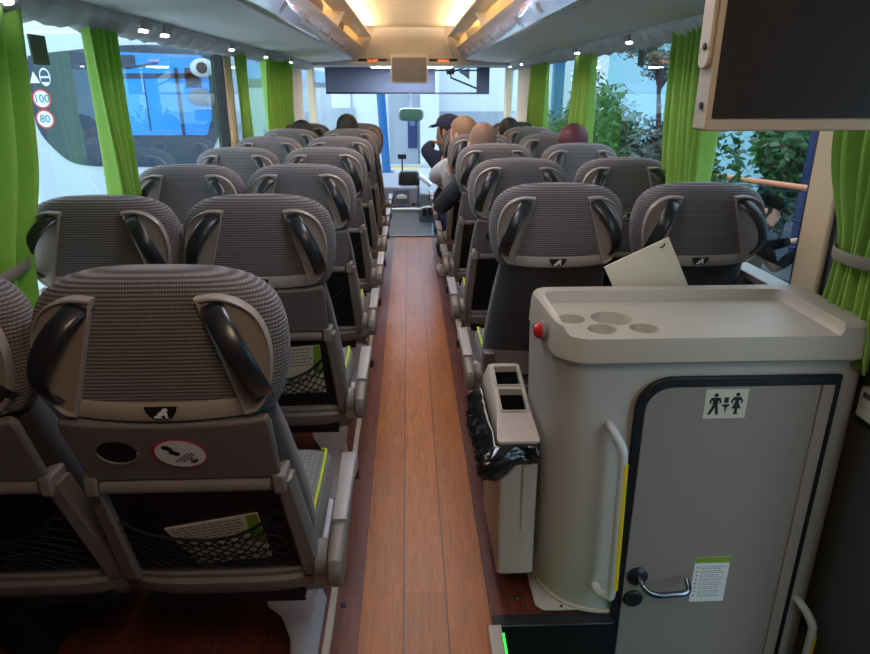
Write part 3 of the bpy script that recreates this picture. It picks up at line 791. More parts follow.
# lever handle, rosettes
yf = yd-.010
bm = BM(); lathe(bm, [(.030, 0), (.030, -.006), (.025, -.010), (.010, -.011)], (.655, yf, .152), 'Y', 24); hd = obj('door_handle', bm, M['darkmetal'], dr)
bm = BM(); tube(bm, crom([(.655, yf-.005, .152), (.660, yf-.03, .148), (.672, yf-.048, .135), (.70, yf-.056, .128), (.74, yf-.056, .130), (.775, yf-.055, .132), (.792, yf-.045, .138), (.796, yf-.02, .150)], 5), .0085, 12); obj('lever', bm, M['chrome'], hd)
bm = BM(); lathe(bm, [(.029, 0), (.029, -.006), (.024, -.010), (.008, -.009)], (.650, yf, .070), 'Y', 24); obj('lock_rosette', bm, M['darkmetal'], dr)
# WC sign with the three pictograms
bm = BM(); prism(bm, [(.776, yf, .754), (.776, yf, .668), (.890, yf, .668), (.890, yf, .754)], (0, -.0012, 0)); sg = obj('toilet_sign', bm, M['signbg'], dr, smooth=False)
bm = BM(); ys = yf-.0012
def flat(P): prism(bm, [(a, ys, b) for a, b in P], (0, -.0006, 0))
mx, wx_, kz = .804, .862, .711
disc(bm, mx, ys, kz+.026, .0058, .0058, -.0006, 14); disc(bm, wx_, ys, kz+.027, .0058, .0058, -.0006, 14)
flat([(mx-.012, kz+.019), (mx+.012, kz+.019), (mx+.017, kz+.006), (mx+.012, kz-.001), (mx+.010, kz+.001), (mx+.012, kz+.006), (mx+.008, kz+.011), (mx+.007, kz-.004), (mx+.012, kz-.031), (mx+.004, kz-.031), (mx, kz-.010), (mx-.010, kz-.031), (mx-.018, kz-.031), (mx-.007, kz-.004), (mx-.008, kz+.011), (mx-.012, kz+.006), (mx-.010, kz+.001), (mx-.012, kz-.001), (mx-.017, kz+.006)])
flat([(wx_-.010, kz+.020), (wx_+.010, kz+.020), (wx_+.017, kz+.007), (wx_+.012, kz+.0), (wx_+.010, kz+.002), (wx_+.012, kz+.007), (wx_+.006, kz+.012), (wx_+.005, kz+.004), (wx_+.013, kz-.014), (wx_+.004, kz-.014), (wx_+.004, kz-.027), (wx_+.010, kz-.031), (wx_-.008, kz-.031), (wx_-.004, kz-.027), (wx_-.004, kz-.014), (wx_-.013, kz-.014), (wx_-.005, kz+.004), (wx_-.006, kz+.012), (wx_-.012, kz+.007), (wx_-.010, kz+.002), (wx_-.012, kz), (wx_-.017, kz+.007)])
flat([(.827, kz+.003), (.827, kz+.019), (.839, kz+.019), (.839, kz+.003)])
flat([(.822, kz-.001), (.844, kz-.001), (.842, kz-.006), (.8365, kz-.010), (.8345, kz-.026), (.8325, kz-.026), (.8305, kz-.010), (.824, kz-.006)])
obj('sign_pictograms', bm, M['black'], sg, smooth=False)
# notice with green header and rows of print
nx0, nx1, nz0, nz1 = .822, .926, .050, .212
bm = BM(); prism(bm, [(nx0, yf, nz1), (nx0, yf, nz0), (nx1, yf, nz0), (nx1, yf, nz1)], (0, -.001, 0)); no = obj('door_notice', bm, M['white'], dr, smooth=False)
bm = BM(); prism(bm, [(nx0, yf-.001, nz1), (nx0, yf-.001, nz1-.020), (nx1, yf-.001, nz1-.020), (nx1, yf-.001, nz1)], (0, -.0006, 0)); obj('notice_header', bm, M['green'], no, smooth=False)
bm = BM(); rnd = random.Random(4)
for k in range(8):
    z = nz1-.034-.0145*k
    prism(bm, [(nx0+.008, yf-.001, z), (nx0+.008, yf-.001, z-.005), (nx0+.013, yf-.001, z-.005), (nx0+.013, yf-.001, z)], (0, -.0005, 0))
    for q in (0, .006):
        u = nx0+.022
        while u < nx1-.012-rnd.uniform(0, .02):
            w = rnd.uniform(.004, .011); prism(bm, [(u, yf-.001, z-q), (u, yf-.001, z-q-.0016), (min(u+w, nx1-.006), yf-.001, z-q-.0016), (min(u+w, nx1-.006), yf-.001, z-q)], (0, -.0005, 0)); u += w+.003
obj('notice_print', bm, M['tray'], no, smooth=False)
# grab rails beside the door
def grab(top, bot, name_m, lab):
    bm = BM(); x, z1 = top; x2, z0 = bot; y = TY-.002
    pts = crom([(x, y+.03, z1), (x+.010, y-.022, z1-.006), (x+.030, y-.05, z1-.045), (x+.034, y-.056, z1-.09), ((x+x2)/2+.030, y-.056, (z0+z1)/2), (x2+.026, y-.056, z0+.035), (x2+.018, y-.05, z0+.008), (x2, y-.025, z0), (x2-.006, y+.03, z0+.004)], 6)
    tube(bm, pts, .0125, 14); o = obj('grab_rail', bm, M['railgrey'], tl)
    bm = BM(); a = Vector((x+.040, y-.066, z1-.085)); b = Vector((x2+.034, y-.066, z0+.04))
    tube(bm, [a, b], 1, 8, flat=(.0075, .003), up=(.35, -1, 0)); obj('yellow_strip', bm, M['yellow'], o)
    return o
grab((.524, .648), (.541, .108), 0, 0)
grab((1.160, .035), (1.165, -.48), 0, 0)
# flange screwed to the floor
bm = BM(); fl = [(.365, 1.87), (.368, 1.575), (.392, 1.553), (.588, 1.553), (.588, 1.60), (.42, 1.87)]
prism(bm, [(a, b, 0.0065) for a, b in fl], (0, 0, .006)); fg = obj('floor_flange', bm, M['cream'], tl, bevel=.003)
bm = BM()
tube(bm, [(a, b, .016) for a, b in rrect(.400, 1.3, TY-.004, 1.9, (.172, .0, .0, .0), 10)[:12] if a < .59][::-1]+[] , .007, 8) if False else None
arc = [(.379, 1.86, .014)]+[(a-.003, b-.003, .014) for a, b, _ in fp(.382, 1.24, TY, 1.865, .165, .18, 2.1, .09, 0)[:17]]+[(.586, TY-.003, .014)]
tube(bm, arc, .0075, 8); obj('flange_bead', bm, M['cream'], fg)
for a, b in ((.392, 1.70), (.392+.055, 1.566), (.572, 1.561)):
    bm = BM(); lathe(bm, [(.005, .0125), (.005, .0145), (.002, .0155)], (a, b, 0)); obj('flange_screw', bm, M['darkmetal'], fg)

# cream card propped up behind the toilet
cd = thing('paper_card', 'blank cream card propped between the toilet top and the seat behind', 'card', (0, 0, 0))
bm = BM(); P = [Vector((.592, 1.915, .985)), Vector((.780, 1.915, 1.076)), Vector((.925, 1.915, .80)), Vector((.737, 1.915, .709))]
prism(bm, P, (0, .006, 0)); obj('sheet', bm, M['paper'], cd, smooth=False)
bm = BM(); tube(bm, bez([(.756, 1.914, 1.046), (.764, 1.912, 1.044), (.770, 1.912, 1.052), (.768, 1.914, 1.058)], 6), .0022, 6); obj('staple', bm, M['black'], cd)

# rubbish bin hung on the toilet wall
bn = thing('waste_bin', 'greige two-hole waste bin hung on the side of the toilet', 'bin', (0, 0, 0))
bm = BM(); rings = []
for z, x0, x1, y0, y1 in ((.085, .262, .360, 1.632, 1.99), (.095, .252, .366, 1.622, 2.0), (.35, .249, .366, 1.632, 2.02), (.50, .248, .366, 1.632, 2.03)):
    rings.append([(a, b, z) for a, b in rrect(x0, x1, y0, y1, .014, 3)])
loft(bm, rings); bmesh.ops.bisect_plane(bm, geom=bm.verts[:]+bm.edges[:]+bm.faces[:], plane_co=(.32, 0, 0), plane_no=(1, 0, 0)); obj('body', bm, M['binm'], bn)
bm = BM(); box(bm, (.319, 1.628, .10), (.323, 1.634, .5)); obj('body_seam', bm, M['plastic'], bn)
bm = BM(); rings = []
def lid_ring(z_rear, z_front, x0, x1, y0, y1):
    out = []
    for a, b in rrect(x0, x1, y0, y1, .014, 4):
        k = (b-y0)/(y1-y0); out.append((a, b, z_rear+(z_front-z_rear)*k))
    return out
loft(bm, [lid_ring(.535, .535, .242, .366, 1.628, 2.04), lid_ring(.552, .575, .242, .366, 1.628, 2.04), lid_ring(.576, .628, .254, .360, 1.738, 2.012), lid_ring(.580, .632, .258, .356, 1.746, 2.005)])
ld = obj('lid', bm, M['binm'], bn); cuts = []
for y0, y1 in ((1.757, 1.862), (1.885, 1.985)):
    bm = BM(); loft(bm, [[(a, b, .50) for a, b in rrect(.274, .346, y0+.006, y1-.006, .006, 3)], [(a, b, .70) for a, b in rrect(.270, .350, y0, y1, .006, 3)]]); cuts.append(obj('cutter', bm, M['black']))
cut(ld, cuts)
for p in ld.data.polygons: p.use_smooth = True
ld.data.set_sharp_from_angle(angle=math.radians(30))
zz = lambda y: .580+(.632-.580)*(y-1.746)/(2.005-1.746)+.001
for y0, y1 in ((1.757, 1.862), (1.885, 1.985)):
    bm = BM(); k1 = zz(y0)-.022; k2 = zz(y1)-.022; prism(bm, [(.272, y0+.003, k1), (.348, y0+.003, k1), (.348, y1-.003, k2), (.272, y1-.003, k2)], (0, 0, .004)); obj('bin_hole_shade', bm, M['void'], bn)  # black plate under each hole paints the shade inside
    bm = BM()
    k = [(y0, ), (y1, )]
    zz = lambda y: .580+(.632-.580)*(y-1.746)/(2.005-1.746)+.001
    tube(bm, [(a, b, zz(b)) for a, b in rrect(.269, .351, y0-.002, y1+.002, .008, 3)]+[(.269+.008-.008, y0-.002+.008, zz(y0+.006))], .004, 8); obj('hole_rim', bm, M['cream'], bn)
# crumpled black liner bulging out under the lid
bm = BM(); rnd = random.Random(12); rings = []
from mathutils import noise as mnoise
base = rrect(.248, .3655, 1.630, 2.035, .016, 14)
dense = []
for (a, b), (c, d) in zip(base, base[1:]+base[:1]):
    L_ = math.hypot(c-a, d-b); k = max(1, int(L_/.006))
    for q in range(k): dense.append((a+(c-a)*q/k, b+(d-b)*q/k))
nj = 22
for j in range(nj+1):
    v = j/nj; ring = []
    for a, b in dense:
        lk = max(0, min(1, (.30-a)/.05)); rk = max(0, min(1, (1.69-b)/.05))
        sag = .060+.085*lk*(.35+.65*math.exp(-((b-1.78)/.17)**2))+.012*rk
        z = .545-v*sag
        bulge = math.sin(PI*min(1, v*.98+.02))**.7
        n1 = mnoise.noise(Vector((a*26, b*26, z*30))); n2 = abs(mnoise.noise(Vector((a*60+5, b*60, z*75)))); n3 = mnoise.noise(Vector((a*14, b*14, z*12+9)))
        am = bulge*(.020+.046*lk*(.5+.5*math.exp(-((b-1.85)/.18)**2))+.008*rk)+(.010*n1+.018*(n2-.2)+.012*n3)*min(1, 4*v)
        ring.append((min(a-am*lk, .3665), b-am*rk*.8, z+.010*n1*min(1, 3*v)))
    rings.append(ring)
for j in range(1, 5):
    v = 1-.12*j
    rings.append([(min(.369, x+(.30-x)*.2*j*(1 if x < .30 else 0)), y+(1.66-y)*.2*j*(1 if y < 1.66 else 0), z+.006*j) for x, y, z in rings[nj]])
loft(bm, rings, cap=False); lb = obj('bin_liner', bm, M['bag'], bn, auto=False); lb['label'] = 'crumpled black bin bag'
md = lb.modifiers.new('so', 'SOLIDIFY'); md.thickness = .001

# step-edge light at the top of the stairwell
sl = thing('step_light', 'cream step-edge strip with a glowing green light line', 'light', (0, 0, 0))
bm = BM(); box(bm, (.213, .2, 0.001), (.253, 1.498, .016)); obj('strip', bm, M['cream'], sl, bevel=.003)
bm = BM(); box(bm, (.2535, .3, -.012), (.259, 1.47, .012)); obj('light_line', bm, M['ledgreen'], sl, smooth=False)

# small silver box and lining behind the door corner, water bottle at the frame edge
gb = thing('rail_mount', 'small silver grey box fixed on the wall beside the toilet door', 'box', (0, 0, 0))  # plain wall box, no rail on it
bm = BM(); box(bm, (1.213, 1.44, .655), (1.244, 1.56, .745)); obj('body', bm, M['railgrey'], gb, bevel=.008)
bm = BM(); box(bm, (1.209, 1.46, .72), (1.214, 1.54, .735)); obj('cover', bm, M['chrome'], gb, bevel=.002)

# ------------------------------------------------------------------ screens
tv = thing('monitor', 'large black monitor with cream frame hanging near the toilet', 'monitor', (.432, .98, 1.44), 0)
bm = BM(); prism(bm, [(a, 0, b) for a, b in rrect(0, .47, 0, .30, .004, 3)], (0, .045, 0)); obj('frame', bm, M['tvframe'], tv, bevel=.002)
bm = BM(); prism(bm, [(a, 0, b) for a, b in rrect(.008, .46, .018, .288, .002, 2)], (0, -.002, 0)); obj('screen', bm, M['screen'], tv, smooth=False)
bm = BM(); prism(bm, [(-.001, a, b) for a, b in rrect(.004, .04, .085, .36, .016, 5)], (-.006, 0, 0)); obj('side_bracket', bm, M['tvframe'], tv, bevel=.002)
for z in (.035, .115):
    bm = BM(); lathe(bm, [(.005, 0), (.005, -.0025), (.002, -.003)], (-.001 if z < .08 else -.007, .018, z), 'X', 12); obj('screw', bm, M['darkmetal'], tv)
bm = BM(); box(bm, (.03, .012, .29), (.44, .035, .40)); obj('hanger', bm, M['tvframe'], tv, bevel=.004)

fm = thing('monitor', 'small grey monitor with pale frame hanging above the windscreen', 'monitor', (.018, 7.9, 0))
bm = BM(); prism(bm, [(a, 0, b) for a, b in rrect(-.213, .213, 1.545, 1.85, .012, 4)], (0, .05, 0)); obj('frame', bm, M['railgrey'], fm, bevel=.004)
bm = BM(); prism(bm, [(a, 0, b) for a, b in rrect(-.190, .190, 1.562, 1.815, .004, 2)], (0, -.003, 0)); obj('screen', bm, mat('grey_screen', (112, 112, 118), .5), fm, smooth=False)  # grey stands in for the reflection on the screen
bm = BM(); box(bm, (-.08, .05, 1.78), (.08, .13, 1.84)); obj('hanger', bm, M['tvframe'], fm)
# amber displays
for nm, x, s, lb in (('clock_display', -.395, '16:59', 'amber clock display in the dark strip beside the rack opposite the toilet'), ('name_display', .405, 'MAN', 'amber lettered display in the dark strip on the toilet side')):
    t = thing(nm, lb, 'display', (x, 7.97, 1.775), 0)
    bm = BM(); box(bm, (-.16, 0, -.03), (.16, .045, .03)); obj('housing', bm, M['black'], t, bevel=.004)
    obj('digits', text_mesh(s, .055, face_back(0 if x > 0 else -.0, -.002, -.0), bold=.002), M['amber'], t, smooth=False)

# ------------------------------------------------------------------ front: blind, mirror, dash console
sb = thing('sun_blind', 'wide dark sun blind lowered over the top of the windscreen', 'blind', (0, 0, 0))
bm = BM(); rg = []
for i in range(25):
    x = -1.02+1.36*i/24; rg.append([(x, 8.70, 1.44), (x, 8.706, 1.44), (x, 8.706, 1.735), (x, 8.70, 1.735)])
loft(bm, rg); obj('cloth', bm, M['blind'], sb, smooth=False)
bm = BM(); tube(bm, [(-1.02, 8.703, 1.435), (.34, 8.703, 1.435)], .012); obj('bottom_bar', bm, M['black'], sb)
sb2 = thing('sun_blind', 'narrow dark blind frame round a bright gap beside the wide blind', 'blind', (0, 0, 0))
bm = BM(); box(bm, (.86, 8.70, 1.42), (1.02, 8.72, 1.735)); obj('cloth', bm, M['blind'], sb2, smooth=False)
bm = BM(); tube(bm, [(.34, 8.71, 1.432), (1.02, 8.71, 1.432)], .012); tube(bm, [(.34, 8.71, 1.70), (.87, 8.71, 1.70)], .010)
obj('bottom_bar', bm, M['blind'], sb2)
mh = thing('mirror_arm', 'black bracket arm of the outside mirror seen through the windscreen', 'mirror', (0, 0, 0))
bm = BM(); box(bm, (.50, 9.0, 1.66), (.60, 9.06, 1.75)); obj('bracket', bm, M['black'], mh, bevel=.008)
bm = BM(); tube(bm, [(.55, 9.02, 1.68), (.56, 9.05, 1.62), (.95, 9.1, 1.47)], .012); tube(bm, [(.55, 9.02, 1.68), (.78, 9.08, 1.76)], .010); obj('arm', bm, M['black'], mh)
bm = BM(); prism(bm, [(.66, 9.05, 1.69), (.80, 9.05, 1.74), (.80, 9.05, 1.60)], (0, .02, 0)); obj('mirror_back', bm, M['dash'], mh)
im = thing('inner_mirror', 'dark rounded interior mirror hanging in the windscreen', 'mirror', (.035, 8.45, 1.19))
bm = BM(); prism(bm, [(a, 0, b) for a, b in rrect(-.155, .155, -.075, .075, .055, 6)], (0, .05, 0)); obj('housing', bm, M['dash'], im, bevel=.01)
bm = BM(); prism(bm, [(a, 0, b) for a, b in rrect(-.14, .14, -.062, .062, .048, 6)], (0, -.002, 0)); obj('mirror_glass', bm, mat('mirror_face', (36, 58, 44), .25), im, smooth=False)  # mirror's reflection painted as a flat dark green
bm = BM(); tube(bm, [(0, .05, .06), (0, .25, .25), (0, .42, .50)], .006); obj('stem', bm, M['dash'], im)

dc = thing('dashboard', 'grey dashboard console with screen at the end of the aisle', 'dashboard', (0, 0, 0))
bm = BM(); loft(bm, [[(-.42, 7.75, -.54), (.30, 7.75, -.54), (.30, 8.6, -.54), (-.42, 8.6, -.54)], [(-.42, 7.72, .16), (.26, 7.72, .16), (.30, 8.7, .16), (-.42, 8.7, .16)]]); obj('lower_panel', bm, M['console'], dc, bevel=.015)
bm = BM(); loft(bm, [[(-.42, 7.70, .14), (.10, 7.70, .14), (.10, 8.7, .14), (-.42, 8.7, .14)], [(-.42, 7.82, .40), (.10, 7.82, .40), (.10, 8.7, .46), (-.42, 8.7, .46)]]); obj('instrument_panel', bm, M['dash'], dc, bevel=.02)
bm = BM(); loft(bm, [[(.11, 7.60, .02), (.34, 7.52, .02), (.36, 8.6, .02), (.11, 8.6, .02)], [(.11, 7.72, .34), (.36, 7.62, .34), (.36, 8.6, .40), (.11, 8.6, .40)]]); obj('side_console', bm, mat('side_console', (92, 104, 110), .4), dc, bevel=.02)
bm = BM(); tube(bm, [(-.42, 7.685, .155), (.11, 7.685, .155), (.2, 7.60, .19), (.36, 7.52, .21)], .022); obj('silver_edge', bm, M['railgrey'], dc)
def slanted(x0, x1, k0, k1, d=-.004):
    q = lambda k: (7.70+.12*k+d, .14+.26*k)
    (ya, za), (yb_, zb) = q(k0), q(k1)
    return [(x0, ya, za), (x1, ya, za), (x1, yb_, zb), (x0, yb_, zb)]
bm = BM(); prism(bm, slanted(-.19, .0, .30, .85), (0, -.004, 0)); sc_ = obj('console_screen', bm, mat('console_screen', (40, 62, 96), .1), dc)
bm = BM(); lathe(bm, [(.055, -.0), (.05, -.008), (.02, -.01)], (0, 0, 0), 'Y', 20); bmesh.ops.transform(bm, matrix=Matrix.Translation((-.09, 7.762, .285)) @ Matrix.Diagonal((1.2, 1, .7, 1)), verts=bm.verts); obj('lit_dial', bm, M['white'], sc_)
bm = BM()
for i in range(5): box(bm, (-.18+.04*i, 7.708, .17), (-.155+.04*i, 7.735, .19))
lathe(bm, [(.022, 0), (.02, -.015), (.008, -.018)], (.05, 7.735, .21), 'Y', 14); obj('control_button', bm, M['black'], dc)
bm = BM(); box(bm, (-.2, 7.728, .02), (.03, 7.75, .10)); box(bm, (.05, 7.728, .02), (.09, 7.75, .12)); obj('cubby', bm, M['black'], dc, bevel=.004)
bm = BM(); box(bm, (.15, 7.56, .10), (.19, 7.60, .19)); box(bm, (.22, 7.54, .11), (.26, 7.575, .20)); obj('switch', bm, M['black'], dc, bevel=.004)
bm = BM(); loft(bm, [[(a, b, .40) for a, b in se(20, .13, .10, 3, .0, 8.0)], [(a, b, .52) for a, b in se(20, .125, .09, 3, .0, 8.0)], [(a, b, .56) for a, b in se(20, .10, .07, 3, .0, 8.0)]]); obj('hooded_display', bm, M['black'], dc)
bm = BM(); tube(bm, [(.12, 7.9, .52), (.26, 7.84, .41)], .028); obj('silver_stalk', bm, M['console'], dc)
bm = BM(); box(bm, (-.14, 8.6, .64), (-.03, 8.65, .70)); tube(bm, [(-.085, 8.62, .64), (-.085, 8.6, .46)], .01); obj('sensor_box', bm, M['black'], dc, bevel=.006)
ds = thing('driver_dash', 'dark wide dashboard under the windscreen beside the console', 'dashboard', (0, 0, 0))
bm = BM(); loft(bm, [[(-1.16, 8.05, -.54), (-.44, 8.05, -.54), (-.44, 8.84, -.54), (-1.16, 8.84, -.54)], [(-1.16, 7.95, .38), (-.44, 7.95, .40), (-.44, 8.84, .42), (-1.16, 8.84, .42)]]); obj('body', bm, M['dash'], ds, bevel=.03)
bm = BM(); tube(bm, [(-.78+.2*math.cos(a), 7.80+.12*math.sin(a), .42+.12*math.sin(a)) for a in [i*2*PI/24 for i in range(25)]], .014); tube(bm, [(-.78, 7.80, .42), (-.78, 7.97, .32)], .03); obj('steering_wheel', bm, M['black'], ds)
# half wall beside the front steps
bm = BM(); box(bm, (.36, 6.93, -.55), (.40, 7.5, .62)); struct('wall_step_screen', bm, mat('step_screen', (108, 122, 136), .5), bevel=.01)

# ------------------------------------------------------------------ curtains
def curtain(label, x, s, y0, y1, pleats, tie=None, z0=.90, z1=1.745, drift=0, seed=0, taper=1.0, pinch=.52):
    """s: +1 on the -x wall; hangs in folds, optional tie height with pinch centre"""
    rnd = random.Random(seed); t = thing('curtain', label, 'curtain', (x, (y0+y1)/2, z0), 0, 'green window curtains')
    w = (y1-y0)/2; nz = 30; n = pleats*10
    ph = [rnd.uniform(.75, 1.25) for _ in range(pleats+1)]
    bm = BM(); rows = []
    for j in range(nz+1):
        k = j/nz; z = z0+(z1-z0)*k; wf = 1-(1-taper)*(1-k); off = drift*(1-k)
        if tie:
            d = (z-tie)/(z1-z0)
            pin = math.exp(-(d/.17)**2) if d > 0 else math.exp(-(d/.42)**2)
            wf = 1-pinch*pin
        row = []
        for i in range(n+1):
            u = i/n; a = u*pleats
            amp = (.030+.012*math.sin(3*k+seed))*ph[int(min(a, pleats))]*(.55+.45*wf)
            yy = (u*2-1)*w*wf+off+.008*math.sin(a*2.3+k*3)
            xx = s*(.062+amp*math.cos(2*PI*a+.6*math.sin(2.2*k+seed)))
            row.append((xx, yy, z-z0))
        rows.append(row)
    loft(bm, rows, cap=False, closed=False)
    o = obj('cloth', bm, M['curtain'], t, auto=False); md = o.modifiers.new('so', 'SOLIDIFY'); md.thickness = .003
    if tie:
        bm = BM(); pr = [(s*.062+.058*math.cos(a), w*(1-pinch)*1.12*math.sin(a)+drift*(1-(tie-z0)/(z1-z0)), tie-z0) for a in [i*2*PI/28 for i in range(29)]]
        tube(bm, pr, 1, 8, flat=(.003, .016), up=(0, 0, 1)); tb_ = obj('tieback', bm, M['tie'], t)
        bm = BM(); lathe(bm, [(.011, 0), (.010, -.004), (.004, -.006)], (s*.05, -w*(1-pinch)*1.16+drift*(1-(tie-z0)/(z1-z0)), tie-z0), 'Y', 14); obj('tie_button', bm, M['chrome'], tb_)
    return t
curtain('green curtain tied back at the rear edge of the sticker window', XL, 1, 1.46, 2.11, 6, 1.03, .78, seed=1, pinch=.22, drift=-.22)
curtain('green curtain hanging between the sticker window and the dark coach window', XL, 1, 2.52, 2.77, 4, None, seed=2, drift=-.01, taper=.62)
curtain('narrow green curtain just beyond the beige pillar opposite the toilet', XL, 1, 4.66, 4.86, 3, None, seed=3)
curtain('bright green curtain farthest forward on the side opposite the toilet', XL, 1, 5.45, 6.70, 9, None, seed=4)
curtain('green curtain tied with a grey buttoned strap beside the near pillar', XR, -1, 1.38, 1.78, 6, 1.085, .80, seed=5, drift=.05, pinch=.55)
curtain('green curtain hanging behind the large monitor', XR, -1, 2.64, 3.05, 6, None, seed=6, drift=-.06, taper=.9)
curtain('green curtain at the middle pillar on the toilet side', XR, -1, 4.42, 4.86, 6, None, seed=7)
curtain('dark green curtain farthest forward on the toilet side', XR, -1, 5.85, 6.6, 6, None, seed=8)

# emergency-exit tags on the panes
for x, y, z, lb in ((XL-.02, 2.36, 1.615, 'small dark green tag on the sticker window'), (XR+.022, 3.78, 1.655, 'small dark green tag on the pane over the bushes')):
    bm = BM(); box(bm, (-.003, -.05, -.045), (.003, .05, .045)); o = tag(obj('window_tag', bm, mat('tag_green', (52, 70, 56), .5), smooth=False), lb, 'tag', 'window tags'); o.location = (x, y, z)

# ------------------------------------------------------------------ people
def to_mesh_skin(verts, edges, radii, root=0, sub=2):
    me = bpy.data.meshes.new('skin'); me.from_pydata([Vector(v) for v in verts], edges, [])
    o = bpy.data.objects.new('skin', me); C.objects.link(o)
    md = o.modifiers.new('skin', 'SKIN')
    sv = me.skin_vertices[0].data
    for i, r in enumerate(radii):
        sv[i].radius = r if isinstance(r, tuple) else (r, r); sv[i].use_root = (i == root)
    md.use_smooth_shade = True
    if sub: o.modifiers.new('ss', 'SUBSURF').levels = sub; o.modifiers[-1].render_levels = sub
    bpy.context.view_layer.update()
    m2 = bpy.data.meshes.new_from_object(o.evaluated_get(bpy.context.evaluated_depsgraph_get()))
    bm = BM(); bm.from_mesh(m2); bpy.data.objects.remove(o); bpy.data.meshes.remove(me); bpy.data.meshes.remove(m2)
    return bm
def head_bm(bm, c, R):
    """a head facing +y around c (centre of skull), turned by matrix R; face and ears in the same surface"""
    rings = []; n = 24
    prof = [(-.118, .030, .034, .062), (-.108, .045, .048, .055), (-.085, .055, .066, .032), (-.055, .063, .082, .012), (-.02, .071, .091, 0), (.02, .075, .096, -.003), (.055, .072, .093, -.006), (.085, .058, .074, -.008), (.103, .038, .048, -.008), (.112, .014, .018, -.008)]
    for z, a, b, cy in prof:
        ring = []
        for i in range(n):
            t = 2*PI*i/n; x, y = a*math.cos(t), cy+b*math.sin(t)
            f = max(0, math.sin(t))**8
            if -.075 < z < .0: y += f*(.020 if z < -.04 and z > -.06 else .014 if z < -.01 else .006)*(1 if abs(x) < .03 else 0)
            if -.03 < z < .03 and .02 < abs(x) < .05 and math.sin(t) > 0: y -= .006
            ring.append(R @ Vector((x, y, z))+Vector(c))
        rings.append(ring)
    loft(bm, rings)
    for s in (-1, 1):
        ell(bm, (0, 0, 0), (.012, .020, .032), 10, 8, Matrix.Translation(Vector(c)) @ R.to_4x4() @ Matrix.Translation((s*.076, -.012, -.012)) @ Matrix.Rotation(s*.35, 4, 'Z'))
        ell(bm, (0, 0, 0), (.011, .008, .008), 8, 6, Matrix.Translation(Vector(c)) @ R.to_4x4() @ Matrix.Translation((s*.030, .082, .005)))
    ell(bm, (0, 0, 0), (.013, .02, .022), 8, 6, Matrix.Translation(Vector(c)) @ R.to_4x4() @ Matrix.Translation((0, .094, -.025)))
    ell(bm, (0, 0, 0), (.022, .008, .007), 10, 6, Matrix.Translation(Vector(c)) @ R.to_4x4() @ Matrix.Translation((0, .088, -.062)))
